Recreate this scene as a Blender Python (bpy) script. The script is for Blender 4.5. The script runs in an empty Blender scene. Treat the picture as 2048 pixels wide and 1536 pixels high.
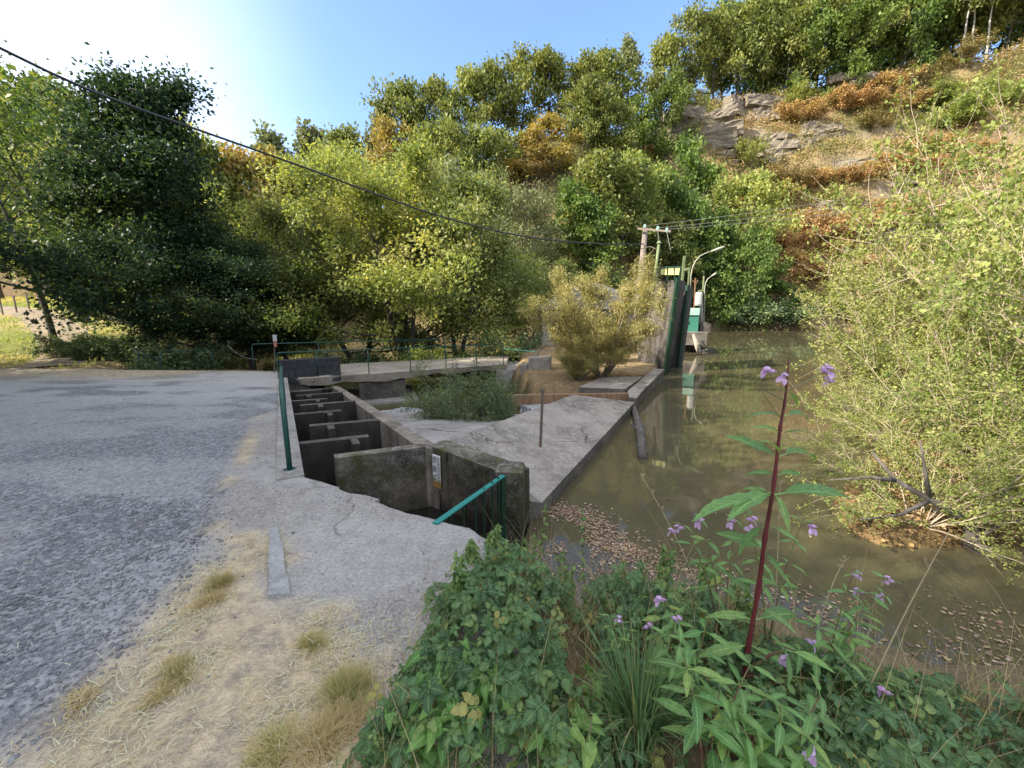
import bpy, bmesh, math, random
import numpy as np
from mathutils import Vector, Matrix

random.seed(7)
RNG = np.random.default_rng(11)
C = bpy.context.scene.collection
PI = math.pi
# ------------------------------------------------------------------ camera geometry (used to measure the photo)
FPX, PITCH, EYE = 820.0, math.radians(10.5), 1.65
CP, SP = math.cos(PITCH), math.sin(PITCH)
def ray(x, y):
    u = (x - 1024) / FPX; v = (768 - y) / FPX
    return np.array([u, CP + v * SP, -SP + v * CP])
def P(x, y, z):
    d = ray(x, y); t = (z - EYE) / d[2]
    return np.array([d[0] * t, d[1] * t, z])
def Q(x, y, Y):
    d = ray(x, y); t = Y / d[1]
    return np.array([d[0] * t, Y, EYE + d[2] * t])
def zg(Y):
    return -0.55 * np.clip((np.asarray(Y, float) - 4.0) / 9.0, 0, 1)
def Pg(x, y):
    z = 0.0
    for _ in range(30):
        p = P(x, y, z); z = 0.5 * z + 0.5 * float(zg(p[1]))
    return p

# ------------------------------------------------------------------ numpy noise
def _h(xi, yi, s):
    h = (xi.astype(np.int64) * 374761393 + yi.astype(np.int64) * 668265263 + s * 982451653) & 0xffffffff
    h = ((h ^ (h >> 13)) * 1274126177) & 0xffffffff
    h = ((h ^ (h >> 16)) * 2246822519) & 0xffffffff
    return ((h ^ (h >> 13)) & 0xffffffff) / 4294967296.0
def vn(x, y, s=0):
    x = np.asarray(x, float); y = np.asarray(y, float)
    xi = np.floor(x); yi = np.floor(y); fx = x - xi; fy = y - yi
    fx = fx * fx * (3 - 2 * fx); fy = fy * fy * (3 - 2 * fy)
    a = _h(xi, yi, s); b = _h(xi + 1, yi, s); c = _h(xi, yi + 1, s); d = _h(xi + 1, yi + 1, s)
    return (a + (b - a) * fx) * (1 - fy) + (c + (d - c) * fx) * fy
def fbm(x, y, s=0, o=4):
    r = 0; a = 0.5; f = 1.0
    for k in range(o):
        r = r + a * vn(np.asarray(x) * f, np.asarray(y) * f, s + 17 * k); a *= 0.5; f *= 2.03
    return r / (1 - 0.5 ** o)
def sm(t):
    t = np.clip(t, 0, 1); return t * t * (3 - 2 * t)
def sdf(pts, poly):
    """signed distance of points (n,2) to a polygon, negative inside"""
    p = np.asarray(pts, float)[:, :2]; q = np.asarray(poly, float)[:, :2]
    d = np.full(len(p), 1e18); ins = np.zeros(len(p), bool)
    for i in range(len(q)):
        a = q[i]; b = q[(i + 1) % len(q)]; e = b - a; w = p - a
        t = np.clip((w @ e) / (e @ e + 1e-12), 0, 1)
        d = np.minimum(d, ((w - t[:, None] * e) ** 2).sum(1))
        c = (a[1] > p[:, 1]) != (b[1] > p[:, 1])
        with np.errstate(divide='ignore', invalid='ignore'):
            xx = (b[0] - a[0]) * (p[:, 1] - a[1]) / (b[1] - a[1] + 1e-18) + a[0]
        ins ^= c & (p[:, 0] < xx)
    return np.where(ins, -1, 1) * np.sqrt(d)

# ------------------------------------------------------------------ objects
def tag(o, label=None, cat=None, group=None, kind=None):
    if label: o['label'] = label
    if cat: o['category'] = cat
    if group: o['group'] = group
    if kind: o['kind'] = kind
    return o
def empty(name, loc, label, cat, group=None, rz=0):
    o = bpy.data.objects.new(name, None); C.objects.link(o)
    o.location = loc; o.rotation_euler = (0, 0, rz); o.empty_display_size = .1
    return tag(o, label, cat, group)
def link(name, me, m=None, parent=None, smooth=False):
    if m is not None:
        for x in (m if isinstance(m, (list, tuple)) else [m]): me.materials.append(x)
    if smooth:
        me.polygons.foreach_set('use_smooth', [True] * len(me.polygons))
    o = bpy.data.objects.new(name, me); C.objects.link(o)
    if parent is not None: o.parent = parent
    return o
def npmesh(name, V, F, tint=None, attrs=None):
    """V (n,3), F (m,k) -> mesh; tint: one float per face"""
    V = np.ascontiguousarray(V, np.float32); F = np.ascontiguousarray(F, np.int32)
    me = bpy.data.meshes.new(name); k = F.shape[1]
    me.vertices.add(len(V)); me.vertices.foreach_set('co', V.ravel())
    me.loops.add(F.size); me.loops.foreach_set('vertex_index', F.ravel())
    me.polygons.add(len(F)); me.polygons.foreach_set('loop_start', np.arange(0, F.size, k, dtype=np.int32))
    try: me.polygons.foreach_set('loop_total', np.full(len(F), k, np.int32))
    except Exception: pass
    me.update(calc_edges=True)
    if tint is not None:
        a = me.attributes.new('tint', 'FLOAT', 'FACE'); a.data.foreach_set('value', np.asarray(tint, np.float32))
    for nm, val in (attrs or {}).items():
        a = me.attributes.new(nm, 'FLOAT_COLOR', 'POINT')
        v4 = np.ones((len(V), 4), np.float32); v4[:, :val.shape[1]] = val
        a.data.foreach_set('color', v4.ravel())
    return me
class MB:
    def __init__(s): s.v = []; s.f = []
    def add(s, vs, fs):
        o = len(s.v); s.v += [tuple(map(float, v)) for v in vs]; s.f += [tuple(i + o for i in f) for f in fs]; return s
    def box(s, c, d, rz=0, rx=0, ry=0):
        M = Matrix.Rotation(rz, 3, 'Z') @ Matrix.Rotation(ry, 3, 'Y') @ Matrix.Rotation(rx, 3, 'X')
        vs = [Vector(c) + M @ Vector((sx * d[0] / 2, sy * d[1] / 2, sz * d[2] / 2)) for sz in (-1, 1) for sy in (-1, 1) for sx in (-1, 1)]
        return s.add(vs, [(0, 2, 3, 1), (4, 5, 7, 6), (0, 1, 5, 4), (2, 6, 7, 3), (0, 4, 6, 2), (1, 3, 7, 5)])
    def prism(s, bot, top):
        """bot, top: lists of 3D points, counter-clockwise seen from above"""
        n = len(bot); fs = [tuple(range(n - 1, -1, -1)), tuple(range(n, 2 * n))]
        for i in range(n): j = (i + 1) % n; fs.append((i, j, n + j, n + i))
        return s.add(list(bot) + list(top), fs)
    def tube(s, pts, r, n=8, cap=True):
        pts = [Vector(p) for p in pts]; m = len(pts)
        rs = r if isinstance(r, (list, tuple)) else [r] * m
        vs = []; ref = None
        for i, p in enumerate(pts):
            t = (pts[min(i + 1, m - 1)] - pts[max(i - 1, 0)]).normalized()
            if ref is None: ref = Vector((0, 0, 1)) if abs(t.z) < .9 else Vector((1, 0, 0))
            x = (ref - t * ref.dot(t)).normalized(); y = t.cross(x); ref = x
            for k in range(n):
                a = 2 * PI * k / n; vs.append(p + (x * math.cos(a) + y * math.sin(a)) * rs[i])
        fs = [(i * n + k, i * n + (k + 1) % n, (i + 1) * n + (k + 1) % n, (i + 1) * n + k) for i in range(m - 1) for k in range(n)]
        if cap: fs += [tuple(range(n - 1, -1, -1)), tuple((m - 1) * n + k for k in range(n))]
        return s.add(vs, fs)
    def bar(s, a, b, w, d):
        """rectangular bar from a to b; w across (horizontal), d the other way"""
        a = Vector(a); b = Vector(b); t = (b - a).normalized()
        x = t.cross(Vector((0, 0, 1)))
        x = Vector((1, 0, 0)) if x.length < 1e-3 else x.normalized()
        y = x.cross(t)
        vs = [p + x * sx * w / 2 + y * sy * d / 2 for p in (a, b) for sx, sy in ((-1, -1), (1, -1), (1, 1), (-1, 1))]
        return s.add(vs, [(3, 2, 1, 0), (4, 5, 6, 7), (0, 1, 5, 4), (1, 2, 6, 5), (2, 3, 7, 6), (3, 0, 4, 7)])
    def build(s, name, m, parent=None, smooth=False, bevel=0, sub=0, rough=0):
        me = bpy.data.meshes.new(name); me.from_pydata(s.v, [], s.f); me.update()
        bm = bmesh.new(); bm.from_mesh(me)
        bmesh.ops.recalc_face_normals(bm, faces=bm.faces)
        if bevel: bmesh.ops.bevel(bm, geom=list(bm.edges), offset=bevel, segments=2, affect='EDGES', profile=.6)
        if sub:
            bmesh.ops.triangulate(bm, faces=[f for f in bm.faces if len(f.verts) > 4])
            for _ in range(sub):
                L = [e for e in bm.edges if e.calc_length() > rough_len(s)]
                if not L: break
                bmesh.ops.subdivide_edges(bm, edges=L, cuts=1, use_grid_fill=True)
            if rough:
                bm.normal_update()
                for v in bm.verts:
                    q = v.co
                    n = float(fbm(q.x * 7 + q.z * 3, q.y * 7 - q.z * 2, 5, 3)) - .5
                    v.co = q + v.normal * n * rough
        bm.to_mesh(me); bm.free()
        return link(name, me, m, parent, smooth)
def rough_len(mb): return getattr(mb, 'maxlen', .12)

# ------------------------------------------------------------------ scattering
def frames(d, up):
    d = d / (np.linalg.norm(d, axis=1, keepdims=True) + 1e-9)
    x = np.cross(d, up); x /= (np.linalg.norm(x, axis=1, keepdims=True) + 1e-9)
    z = np.cross(x, d)
    return np.stack([x, d, z], axis=2)
def scat(T, pos, R, s):
    """T = (verts (k,3), quads (m,4)); returns V, F of len(pos) copies"""
    tv, tf = T; n = len(pos); k = len(tv)
    s = np.asarray(s, float).reshape(n, 1, 1) if np.ndim(s) == 1 else np.asarray(s, float)[:, None, :]
    V = np.einsum('nij,nkj->nki', R, tv[None] * s) + pos[:, None]
    F = tf[None] + (np.arange(n) * k)[:, None, None]
    return V.reshape(-1, 3), F.reshape(-1, tf.shape[1])
def cat(*parts):
    V = []; F = []; o = 0
    for v, f in parts:
        V.append(v); F.append(f + o); o += len(v)
    return np.concatenate(V), np.concatenate(F)
def leafT(n, wf, fold=.15, droop=.2, serr=0.0, wave=0.0):
    t = np.linspace(0, 1, n + 1); w = np.array([wf(a) for a in t])
    w = w * (1 + serr * np.where(np.arange(n + 1) % 2 == 0, -1, 1)); w[0] = max(w[0], .004); w[-1] = .004
    z = -droop * t ** 2; y = t * (1 - .1 * droop)
    zz = z + fold * w + wave * np.sin(t * 11) * w
    c = np.stack([0 * t, y, z], 1); l = np.stack([-w, y + serr * .06, zz], 1); r = np.stack([w, y + serr * .06, zz], 1)
    V = np.concatenate([l, c, r]); m = n + 1
    F = [(i, m + i, m + i + 1, i + 1) for i in range(n)] + [(m + i, 2 * m + i, 2 * m + i + 1, m + i + 1) for i in range(n)]
    return V, np.array(F)
DIAMOND = (np.array([(0, 0, 0), (.3, .5, .06), (0, 1, -.04), (-.3, .5, .06)], float), np.array([(0, 1, 2, 3)]))
SLIVER = (np.array([(0, 0, 0), (.13, .45, .03), (0, 1, -.08), (-.13, .45, .03)], float), np.array([(0, 1, 2, 3)]))
def leafuv(n):
    t = np.linspace(0, 1, n + 1); return np.concatenate([np.stack([0 * t + a, t, 0 * t], 1) for a in (0, .5, 1)])
def RUV(k):
    return np.tile([.5, .0, 0], (3 * k, 1))
def rotT(T, rz=0, rx=0, ry=0, off=(0, 0, 0), s=1):
    M = np.array(Matrix.Rotation(rz, 3, 'Z') @ Matrix.Rotation(rx, 3, 'X') @ Matrix.Rotation(ry, 3, 'Y'))
    return T[0] * s @ M.T + np.array(off), T[1]
def ellT(c, r, nu=8, nv=5):
    V = []
    for j in range(nv + 1):
        a = -PI / 2 + PI * j / nv; ca = max(math.cos(a), .06)
        for i in range(nu):
            b = 2 * PI * i / nu; V.append((c[0] + r[0] * ca * math.cos(b), c[1] + r[1] * ca * math.sin(b), c[2] + r[2] * math.sin(a)))
    F = [(j * nu + i, j * nu + (i + 1) % nu, (j + 1) * nu + (i + 1) % nu, (j + 1) * nu + i) for j in range(nv) for i in range(nu)]
    return np.array(V), np.array(F)
def chains_mesh(chains, n=5):
    """list of (pts (k,3), radii (k,)) -> V, F quads"""
    V = []; F = []; o = 0
    for pts, r in chains:
        pts = np.asarray(pts, float); k = len(pts)
        t = np.gradient(pts, axis=0); t /= (np.linalg.norm(t, axis=1, keepdims=True) + 1e-9)
        ref = np.array([1.0, .13, .07]) if abs(t[0][0]) < .8 else np.array([0, 1.0, .1])
        x = ref - t * (t @ ref)[:, None]; x /= (np.linalg.norm(x, axis=1, keepdims=True) + 1e-9); y = np.cross(t, x)
        a = np.arange(n) * 2 * PI / n
        ring = pts[:, None] + (x[:, None] * np.cos(a)[None, :, None] + y[:, None] * np.sin(a)[None, :, None]) * np.asarray(r, float)[:, None, None]
        V.append(ring.reshape(-1, 3))
        i = np.arange(k - 1)[:, None] * n; j = np.arange(n)[None]; j2 = (j + 1) % n
        F.append((np.stack([i + j, i + j2, i + n + j2, i + n + j], 2)).reshape(-1, 4) + o); o += k * n
    return np.concatenate(V), np.concatenate(F)
def ribbon(pts, w, side=None, fold=.3):
    """grass blade: folded strip along pts with half-widths w"""
    pts = np.asarray(pts, float); w = np.asarray(w, float); k = len(pts)
    t = np.gradient(pts, axis=0); t /= (np.linalg.norm(t, axis=1, keepdims=True) + 1e-9)
    s = np.asarray(side, float) if side is not None else np.array([1.0, 0, 0])
    x = np.cross(t, np.cross(s[None], t)); x /= (np.linalg.norm(x, axis=1, keepdims=True) + 1e-9)
    nn = np.cross(x, t)
    l = pts - x * w[:, None] + nn * (fold * w)[:, None]; r = pts + x * w[:, None] + nn * (fold * w)[:, None]
    V = np.concatenate([l, pts, r])
    F = [(i, k + i, k + i + 1, i + 1) for i in range(k - 1)] + [(k + i, 2 * k + i, 2 * k + i + 1, k + i + 1) for i in range(k - 1)]
    return V, np.array(F)
def unit(v): return v / (np.linalg.norm(v, axis=-1, keepdims=True) + 1e-9)

# ------------------------------------------------------------------ materials
def newmat(name):
    m = bpy.data.materials.new(name); m.use_nodes = True; nt = m.node_tree
    b = nt.nodes['Principled BSDF']; return m, nt, b
def nd(nt, typ, **kw):
    n = nt.nodes.new(typ)
    for k, v in kw.items():
        if k.startswith('i_'):
            key = k[2:].replace('_', ' ')
            s = n.inputs[int(key) if key.isdigit() else key]
            if isinstance(v, bpy.types.NodeSocket): nt.links.new(v, s)
            else: s.default_value = v
        else: setattr(n, k, v)
    return n
def pos(nt, stretch=None):
    g = nd(nt, 'ShaderNodeNewGeometry').outputs['Position']
    if stretch:
        return nd(nt, 'ShaderNodeVectorMath', operation='MULTIPLY', i_0=g, i_1=stretch).outputs[0]
    return g
def noise_(nt, scale, detail=5, rough=.55, vec=None, dist=0):
    return nd(nt, 'ShaderNodeTexNoise', i_Scale=scale, i_Detail=detail, i_Roughness=rough, i_Vector=vec or pos(nt), i_Distortion=dist).outputs['Fac']
def ramp(nt, fac, stops):
    r = nd(nt, 'ShaderNodeValToRGB', i_Fac=fac); e = r.color_ramp.elements
    while len(e) < len(stops): e.new(.5)
    for i, (p, c) in enumerate(stops):
        e[i].position = p; e[i].color = (*c, 1) if len(c) == 3 else c
    return r.outputs['Color']
def g(v): return (v, v, v)
def mixc(nt, fac, a, b, mode='MIX'):
    n = nt.nodes.new('ShaderNodeMix'); n.data_type = 'RGBA'; n.blend_type = mode
    for s, v in ((n.inputs[0], fac), (n.inputs[6], a), (n.inputs[7], b)):
        if isinstance(v, bpy.types.NodeSocket): nt.links.new(v, s)
        elif isinstance(v, (int, float)): s.default_value = v if s.type == 'VALUE' else (v, v, v, 1)
        else: s.default_value = (*v, 1)
    return n.outputs[2]
def math_(nt, op, a, b=0.0, clamp=False):
    n = nd(nt, 'ShaderNodeMath', operation=op, use_clamp=clamp)
    for i, v in enumerate((a, b)):
        if isinstance(v, bpy.types.NodeSocket): nt.links.new(v, n.inputs[i])
        else: n.inputs[i].default_value = v
    return n.outputs[0]
def bump(nt, b, h, strength=.5, dist=.02):
    n = nd(nt, 'ShaderNodeBump', i_Strength=strength, i_Distance=dist, i_Height=h)
    nt.links.new(n.outputs[0], b.inputs['Normal'])
def zfac(nt, z0, z1):
    s = nd(nt, 'ShaderNodeSeparateXYZ', i_Vector=pos(nt)).outputs[2]
    return nd(nt, 'ShaderNodeMapRange', i_Value=s, i_From_Min=z0, i_From_Max=z1, i_To_Min=0.0, i_To_Max=1.0).outputs[0]
def concrete(name, base, dark, light, moss=0.0, wet=None, big=1.3, bmp=.6, pebble=0.5, mosscol=(.045, .05, .015), streak=0, crack=0, wet_shade=0):
    m, nt, b = newmat(name)
    n1 = noise_(nt, big, 7, .62); n2 = noise_(nt, 9, 6, .65); n3 = noise_(nt, 70, 3, .6)
    vo = nd(nt, 'ShaderNodeTexVoronoi', i_Scale=55.0, i_Vector=pos(nt)); 
    c = mixc(nt, ramp(nt, n1, [(.36, g(0)), (.6, g(1))]), dark, base)
    c = mixc(nt, ramp(nt, n2, [(.5, g(0)), (.72, g(.75))]), c, light)
    c = mixc(nt, math_(nt, 'MULTIPLY', ramp(nt, n3, [(.35, g(1)), (.5, g(0))]), .5), c, dark)
    c = mixc(nt, math_(nt, 'MULTIPLY', ramp(nt, vo.outputs['Color'], [(.72, g(0)), (.8, g(1))]), pebble), c, light)
    if streak:
        n5 = noise_(nt, 6, 5, .6, pos(nt, (1, 1, .12)))
        c = mixc(nt, math_(nt, 'MULTIPLY', ramp(nt, n5, [(.5, g(0)), (.66, g(1))]), streak), c, [x * .25 for x in dark])
    if crack: c = mixc(nt, math_(nt, 'MULTIPLY', cracks(nt, crack), .85), c, (.03, .027, .022))
    if moss:
        n4 = noise_(nt, 3.5, 8, .7)
        c = mixc(nt, ramp(nt, n4, [(.62 - .3 * moss, g(0)), (.72 - .28 * moss, g(.9))]), c, mosscol)
    if wet_shade:  # side faces darkened: wet algae, with the ladder's deep shade painted in
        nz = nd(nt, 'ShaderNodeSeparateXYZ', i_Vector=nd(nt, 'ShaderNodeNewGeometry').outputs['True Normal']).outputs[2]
        c = mixc(nt, math_(nt, 'MULTIPLY', ramp(nt, nz, [(.3, g(1)), (.7, g(0))]), math_(nt, 'MULTIPLY', ramp(nt, n1, [(.25, g(1)), (.8, g(.75))]), wet_shade)), c, (.022, .02, .016))
    if wet:
        w = math_(nt, 'ADD', zfac(nt, wet[0], wet[1]), math_(nt, 'MULTIPLY', math_(nt, 'SUBTRACT', n1, .5), 1.2))
        c = mixc(nt, ramp(nt, w, [(.0, g(.22)), (.8, g(1))]), g(0), c)
    nt.links.new(c, b.inputs['Base Color']); b.inputs['Roughness'].default_value = .9
    b.inputs['Specular IOR Level'].default_value = .25
    h = math_(nt, 'ADD', math_(nt, 'MULTIPLY', n2, .6), math_(nt, 'MULTIPLY', vo.outputs['Distance'], .5))
    h = math_(nt, 'ADD', h, math_(nt, 'MULTIPLY', n3, .4))
    bump(nt, b, h, bmp, .02)
    return m
def cracks(nt, scale=.7, width=.012, keep=.5):
    v = pos(nt); d = nd(nt, 'ShaderNodeTexNoise', i_Scale=2.2, i_Detail=7.0, i_Vector=v)
    vv_ = nd(nt, 'ShaderNodeVectorMath', operation='ADD', i_0=v, i_1=nd(nt, 'ShaderNodeVectorMath', operation='SCALE', i_0=d.outputs['Color'], i_Scale=.35).outputs[0]).outputs[0]
    e = nd(nt, 'ShaderNodeTexVoronoi', feature='DISTANCE_TO_EDGE', i_Scale=scale, i_Vector=vv_).outputs['Distance']
    line = ramp(nt, e, [(width * .2, g(1)), (width * .7, g(0))])
    return math_(nt, 'MULTIPLY', line, ramp(nt, noise_(nt, .8, 3, .5), [(keep - .05, g(0)), (keep + .05, g(1))]))
def paint(name, col, rust=.3, rough=.45, rustcol=(.16, .07, .03), metal=0.0, scale=9):
    m, nt, b = newmat(name)
    n1 = noise_(nt, scale, 7, .65); n2 = noise_(nt, 60, 3)
    c = mixc(nt, n1, [x * .75 for x in col], [min(1, x * 1.2) for x in col])
    c = mixc(nt, ramp(nt, n1, [(.68 - .22 * rust, g(0)), (.74 - .2 * rust, g(1 if rust else 0))]), c, rustcol)
    nt.links.new(c, b.inputs['Base Color']); b.inputs['Metallic'].default_value = metal
    nt.links.new(ramp(nt, n2, [(.3, g(rough - .1)), (.7, g(rough + .2))]), b.inputs['Roughness'])
    bump(nt, b, n1, .25, .004)
    return m
def bark(name, a, bb, scale=4):
    m, nt, b = newmat(name)
    n1 = noise_(nt, scale, 6, .65, pos(nt, (1, 1, .25)), 1.0)
    nt.links.new(ramp(nt, n1, [(.3, a), (.7, bb)]), b.inputs['Base Color']); b.inputs['Roughness'].default_value = .95
    bump(nt, b, n1, .8, .03); return m
def leafm(name, cols, trans=.35, rough=.55, var=.25, spec=.3, hue=.012, vein=0):
    m, nt, b = newmat(name)
    at = nd(nt, 'ShaderNodeAttribute', attribute_name='tint')
    cols = [tuple(min(.6, x * 1.38) for x in q) for q in cols]; k = len(cols)
    c = ramp(nt, at.outputs['Fac'], [(i / (k - 1), cols[i]) for i in range(k)])
    if vein:
        uv = nd(nt, 'ShaderNodeSeparateColor', i_Color=nd(nt, 'ShaderNodeAttribute', attribute_name='luv').outputs['Color'])
        ac = math_(nt, 'ABSOLUTE', math_(nt, 'SUBTRACT', uv.outputs[0], .5))
        mid = ramp(nt, ac, [(.02, g(1)), (.07, g(0))])
        sv = math_(nt, 'FRACT', math_(nt, 'SUBTRACT', math_(nt, 'MULTIPLY', uv.outputs[1], 8.0), math_(nt, 'MULTIPLY', ac, 4.5)))
        side = ramp(nt, math_(nt, 'ABSOLUTE', math_(nt, 'SUBTRACT', sv, .5)), [(.03, g(.6)), (.14, g(0))])
        vf = math_(nt, 'MULTIPLY', mixc(nt, 1.0, mid, side, 'LIGHTEN'), vein)
        blot = noise_(nt, 45, 4, .6)
        c = mixc(nt, ramp(nt, blot, [(.35, g(.45)), (.6, g(0))]), c, [x * .6 for x in cols[0]])
        c = mixc(nt, vf, c, [min(1, x * 1.9) for x in cols[2]])
        bump(nt, b, math_(nt, 'MULTIPLY', side, -1.0), .5, .004)
    rnd = nd(nt, 'ShaderNodeObjectInfo').outputs['Random']
    v = math_(nt, 'ADD', math_(nt, 'MULTIPLY', rnd, var), 1 - var * .5)
    hv = math_(nt, 'ADD', math_(nt, 'MULTIPLY', math_(nt, 'FRACT', math_(nt, 'MULTIPLY', rnd, 7.31)), 2 * hue), .5 - hue)
    hs = nd(nt, 'ShaderNodeHueSaturation', i_Color=c, i_Value=v, i_Hue=hv).outputs[0]
    nt.links.new(hs, b.inputs['Base Color']); b.inputs['Roughness'].default_value = rough
    b.inputs['Specular IOR Level'].default_value = spec
    tr = nd(nt, 'ShaderNodeBsdfTranslucent', i_Color=mixc(nt, 1.0, hs, (1.15, 1.1, .55), 'MULTIPLY'))
    mx = nd(nt, 'ShaderNodeMixShader', i_0=trans, i_1=b.outputs[0], i_2=tr.outputs[0])
    nt.links.new(mx.outputs[0], nt.nodes['Material Output'].inputs['Surface'])
    return m
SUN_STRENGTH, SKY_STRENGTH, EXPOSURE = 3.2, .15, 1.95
SKY_TINT, FILL_HAZE = (.60, .67, .80), (3.15, 3.2, 3.35)
# ------------------------------------------------------------------ world, sun, camera
sc = bpy.context.scene
SUN_AZ, SUN_EL = math.radians(-109), math.radians(33)      # azimuth clockwise from +Y (straight ahead)
w = bpy.data.worlds.new("World"); sc.world = w; w.use_nodes = True
wn = w.node_tree
sky = wn.nodes.new('ShaderNodeTexSky'); sky.sky_type = 'NISHITA'; sky.sun_disc = False
sky.sun_elevation = SUN_EL; sky.sun_rotation = SUN_AZ; sky.air_density = 1.0; sky.dust_density = 2.6; sky.ozone_density = 2.0; sky.altitude = 100
# white fill haze added overhead and behind the viewer to brighten the shade; the open sky ahead stays blue
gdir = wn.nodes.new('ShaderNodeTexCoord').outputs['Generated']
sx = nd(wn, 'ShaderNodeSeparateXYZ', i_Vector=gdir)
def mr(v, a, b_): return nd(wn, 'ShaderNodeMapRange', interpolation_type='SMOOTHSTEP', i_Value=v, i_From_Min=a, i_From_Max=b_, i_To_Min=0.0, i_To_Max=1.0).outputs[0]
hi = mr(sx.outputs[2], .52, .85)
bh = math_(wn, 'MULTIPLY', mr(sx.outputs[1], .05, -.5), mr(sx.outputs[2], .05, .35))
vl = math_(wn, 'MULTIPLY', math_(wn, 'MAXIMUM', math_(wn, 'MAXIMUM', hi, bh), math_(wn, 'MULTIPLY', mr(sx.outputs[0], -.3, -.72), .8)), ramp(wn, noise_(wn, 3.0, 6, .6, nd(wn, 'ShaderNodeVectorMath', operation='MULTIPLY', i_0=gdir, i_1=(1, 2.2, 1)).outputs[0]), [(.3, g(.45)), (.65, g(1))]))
skc = mixc(wn, vl, mixc(wn, 1.0, sky.outputs[0], SKY_TINT, 'MULTIPLY'), FILL_HAZE)
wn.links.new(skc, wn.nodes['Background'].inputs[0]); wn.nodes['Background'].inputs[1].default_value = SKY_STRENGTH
sl = bpy.data.lights.new("sun", 'SUN'); sl.energy = SUN_STRENGTH; sl.angle = math.radians(.5); sl.color = (1, .91, .76)
so = bpy.data.objects.new("sun", sl); C.objects.link(so)
sd = Vector((math.sin(SUN_AZ) * math.cos(SUN_EL), math.cos(SUN_AZ) * math.cos(SUN_EL), math.sin(SUN_EL)))
so.rotation_euler = (-sd).to_track_quat('-Z', 'Y').to_euler(); so.location = sd * 60
cam = bpy.data.cameras.new("camera"); co = bpy.data.objects.new("camera", cam); C.objects.link(co)
cam.sensor_width = 36; cam.lens = 36 * FPX / 2048; cam.clip_start = .05; cam.clip_end = 2000
co.location = (0, 0, EYE); co.rotation_euler = (PI / 2 - PITCH, 0, 0); sc.camera = co
vs = sc.view_settings; vs.view_transform = 'Standard'; vs.look = 'None'; vs.exposure = EXPOSURE; vs.gamma = 1
sc.cycles.max_bounces = 7; sc.cycles.transmission_bounces = 5; sc.cycles.transparent_max_bounces = 4
sc.cycles.sample_clamp_indirect = 6

# ------------------------------------------------------------------ terrain
WZ, DZ = -0.75, -1.62                                       # pond level, river level below the weir
XE_Y = [-6, 0, 1.5, 2.3, 2.72, 2.88, 3.0, 3.17, 3.38, 3.68, 3.83, 3.95, 12.8, 14.3, 14.6, 18, 24]
XE_X = [1.2, .45, .05, .05, -.16, -.33, -.54, -.935, -1.237, -1.745, -2.06, -2.31, -7.36, -7.4, -14, -16.5, -19]
def xe(Y): return np.interp(Y, XE_Y, XE_X)
def pondline(Y): return np.interp(Y, [2.5, 4, 4.45, 9.6, 10.3, 13.5, 15.3, 22, 30, 37], [.2, .2, .3, 2.93, 3.15, 4.9, 6, 7.6, 9, 12])
def foot(X): return np.interp(X, [-140, -60, -25, -5, 6, 12, 20, 34, 60, 120], [70, 52, 39, 35, 34, 38, 45, 46.5, 46, 42])
def ridge(X): return np.interp(X, [-140, -95, -70, -50, -37, -20, -2, 12, 26, 43, 65, 120], [34, 32, 22, 12, 13, 17, 23, 28, 33, 37, 39, 42])
def hill(X, Y):
    d = Y - foot(X); t = d / 27.0
    pr = np.where(t < 0, t * .35, np.where(t < 1, t * .82 + .18 * t * t, 1 + .05 * (t - 1)))
    h = -1.2 + ridge(X) * pr * np.clip(.9 + .2 * fbm(X / 14, Y / 14, 3), .7, 1.2)
    h = h + (fbm(X / 5, Y / 5, 9) - .5) * 2.2 * np.clip(d / 6, 0, 1)
    st = 5.2; q = (h + 3.2 * fbm(X / 9, Y / 9, 21)) / st; fr = q - np.floor(q)
    step = (np.floor(q) + sm((fr - .42) / .22)) * st - 3.2 * fbm(X / 9, Y / 9, 21)
    mk = sm((X - 12) / 8) * sm((75 - X) / 10) * sm((h - 5) / 6) * sm((36 - h) / 6) * sm((fbm(X / 11, Y / 11, 44) - .3) / .2)
    return h + (step - h) * .62 * mk
def terr(X, Y):
    X = np.asarray(X, float); Y = np.asarray(Y, float)
    z = zg(Y) - .1 + 0 * X
    z = z + .085 * sm((-8 - X) / 2) * sm((Y - 13.2) / .5)
    z = z + np.interp(Y, [15, 17.5, 22, 30, 45, 60], [0, .05, .95, 2.2, 3.1, 3.8]) * sm((-15.5 - X) / 5)
    z = z + .9 * sm((-24 - X) / 8) * sm((9 - Y) / 6)
    bed = sm((X - xe(np.minimum(Y, 14.2)) - .12) / .3) * sm((Y - 2.2 + 1.3 * sm((X - .15) / .7)) / 1.0)
    z = z + (-1.75 - z) * bed
    nb = sm((X - xe(Y)) / .5) * (1 - sm((Y - 2.2 + .5 * sm((X - 1.25) / 1.0)) / .9))
    z = np.maximum(z, -1.75 + 1.7 * nb)
    riv = sm((X + 16.5 + .25 * np.maximum(0, Y - 20)) / 2.6) * sm((Y - 14.9) / 1.2)
    z = np.where(X < 0, z + (-2.35 - z) * riv, z)
    xl = np.interp(Y, [10, 13, 16, 19, 31], [.3, -.1, -.5, -.3, .3])
    isl = sm((X - xl) / .9) * sm((pondline(Y) - .1 - X) / .35) * sm((Y - 10.4) / 1.4)
    z = z + (-.5 + .16 * (fbm(X * 1.2, Y * 1.2, 8) - .5) - z) * isl
    pen = sm((X - 3.0) / 1.0) * sm((Y - 3.35) / .6) * sm((5.3 + .85 * (X - 3.6) - Y) / 1.2)
    z = np.maximum(z, -1.75 + 1.16 * pen + .15 * fbm(X * 2, Y * 2, 5) * pen)
    hz = hill(X, Y)
    return np.where(Y - foot(X) > -5, np.maximum(z, hz), z)
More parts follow.
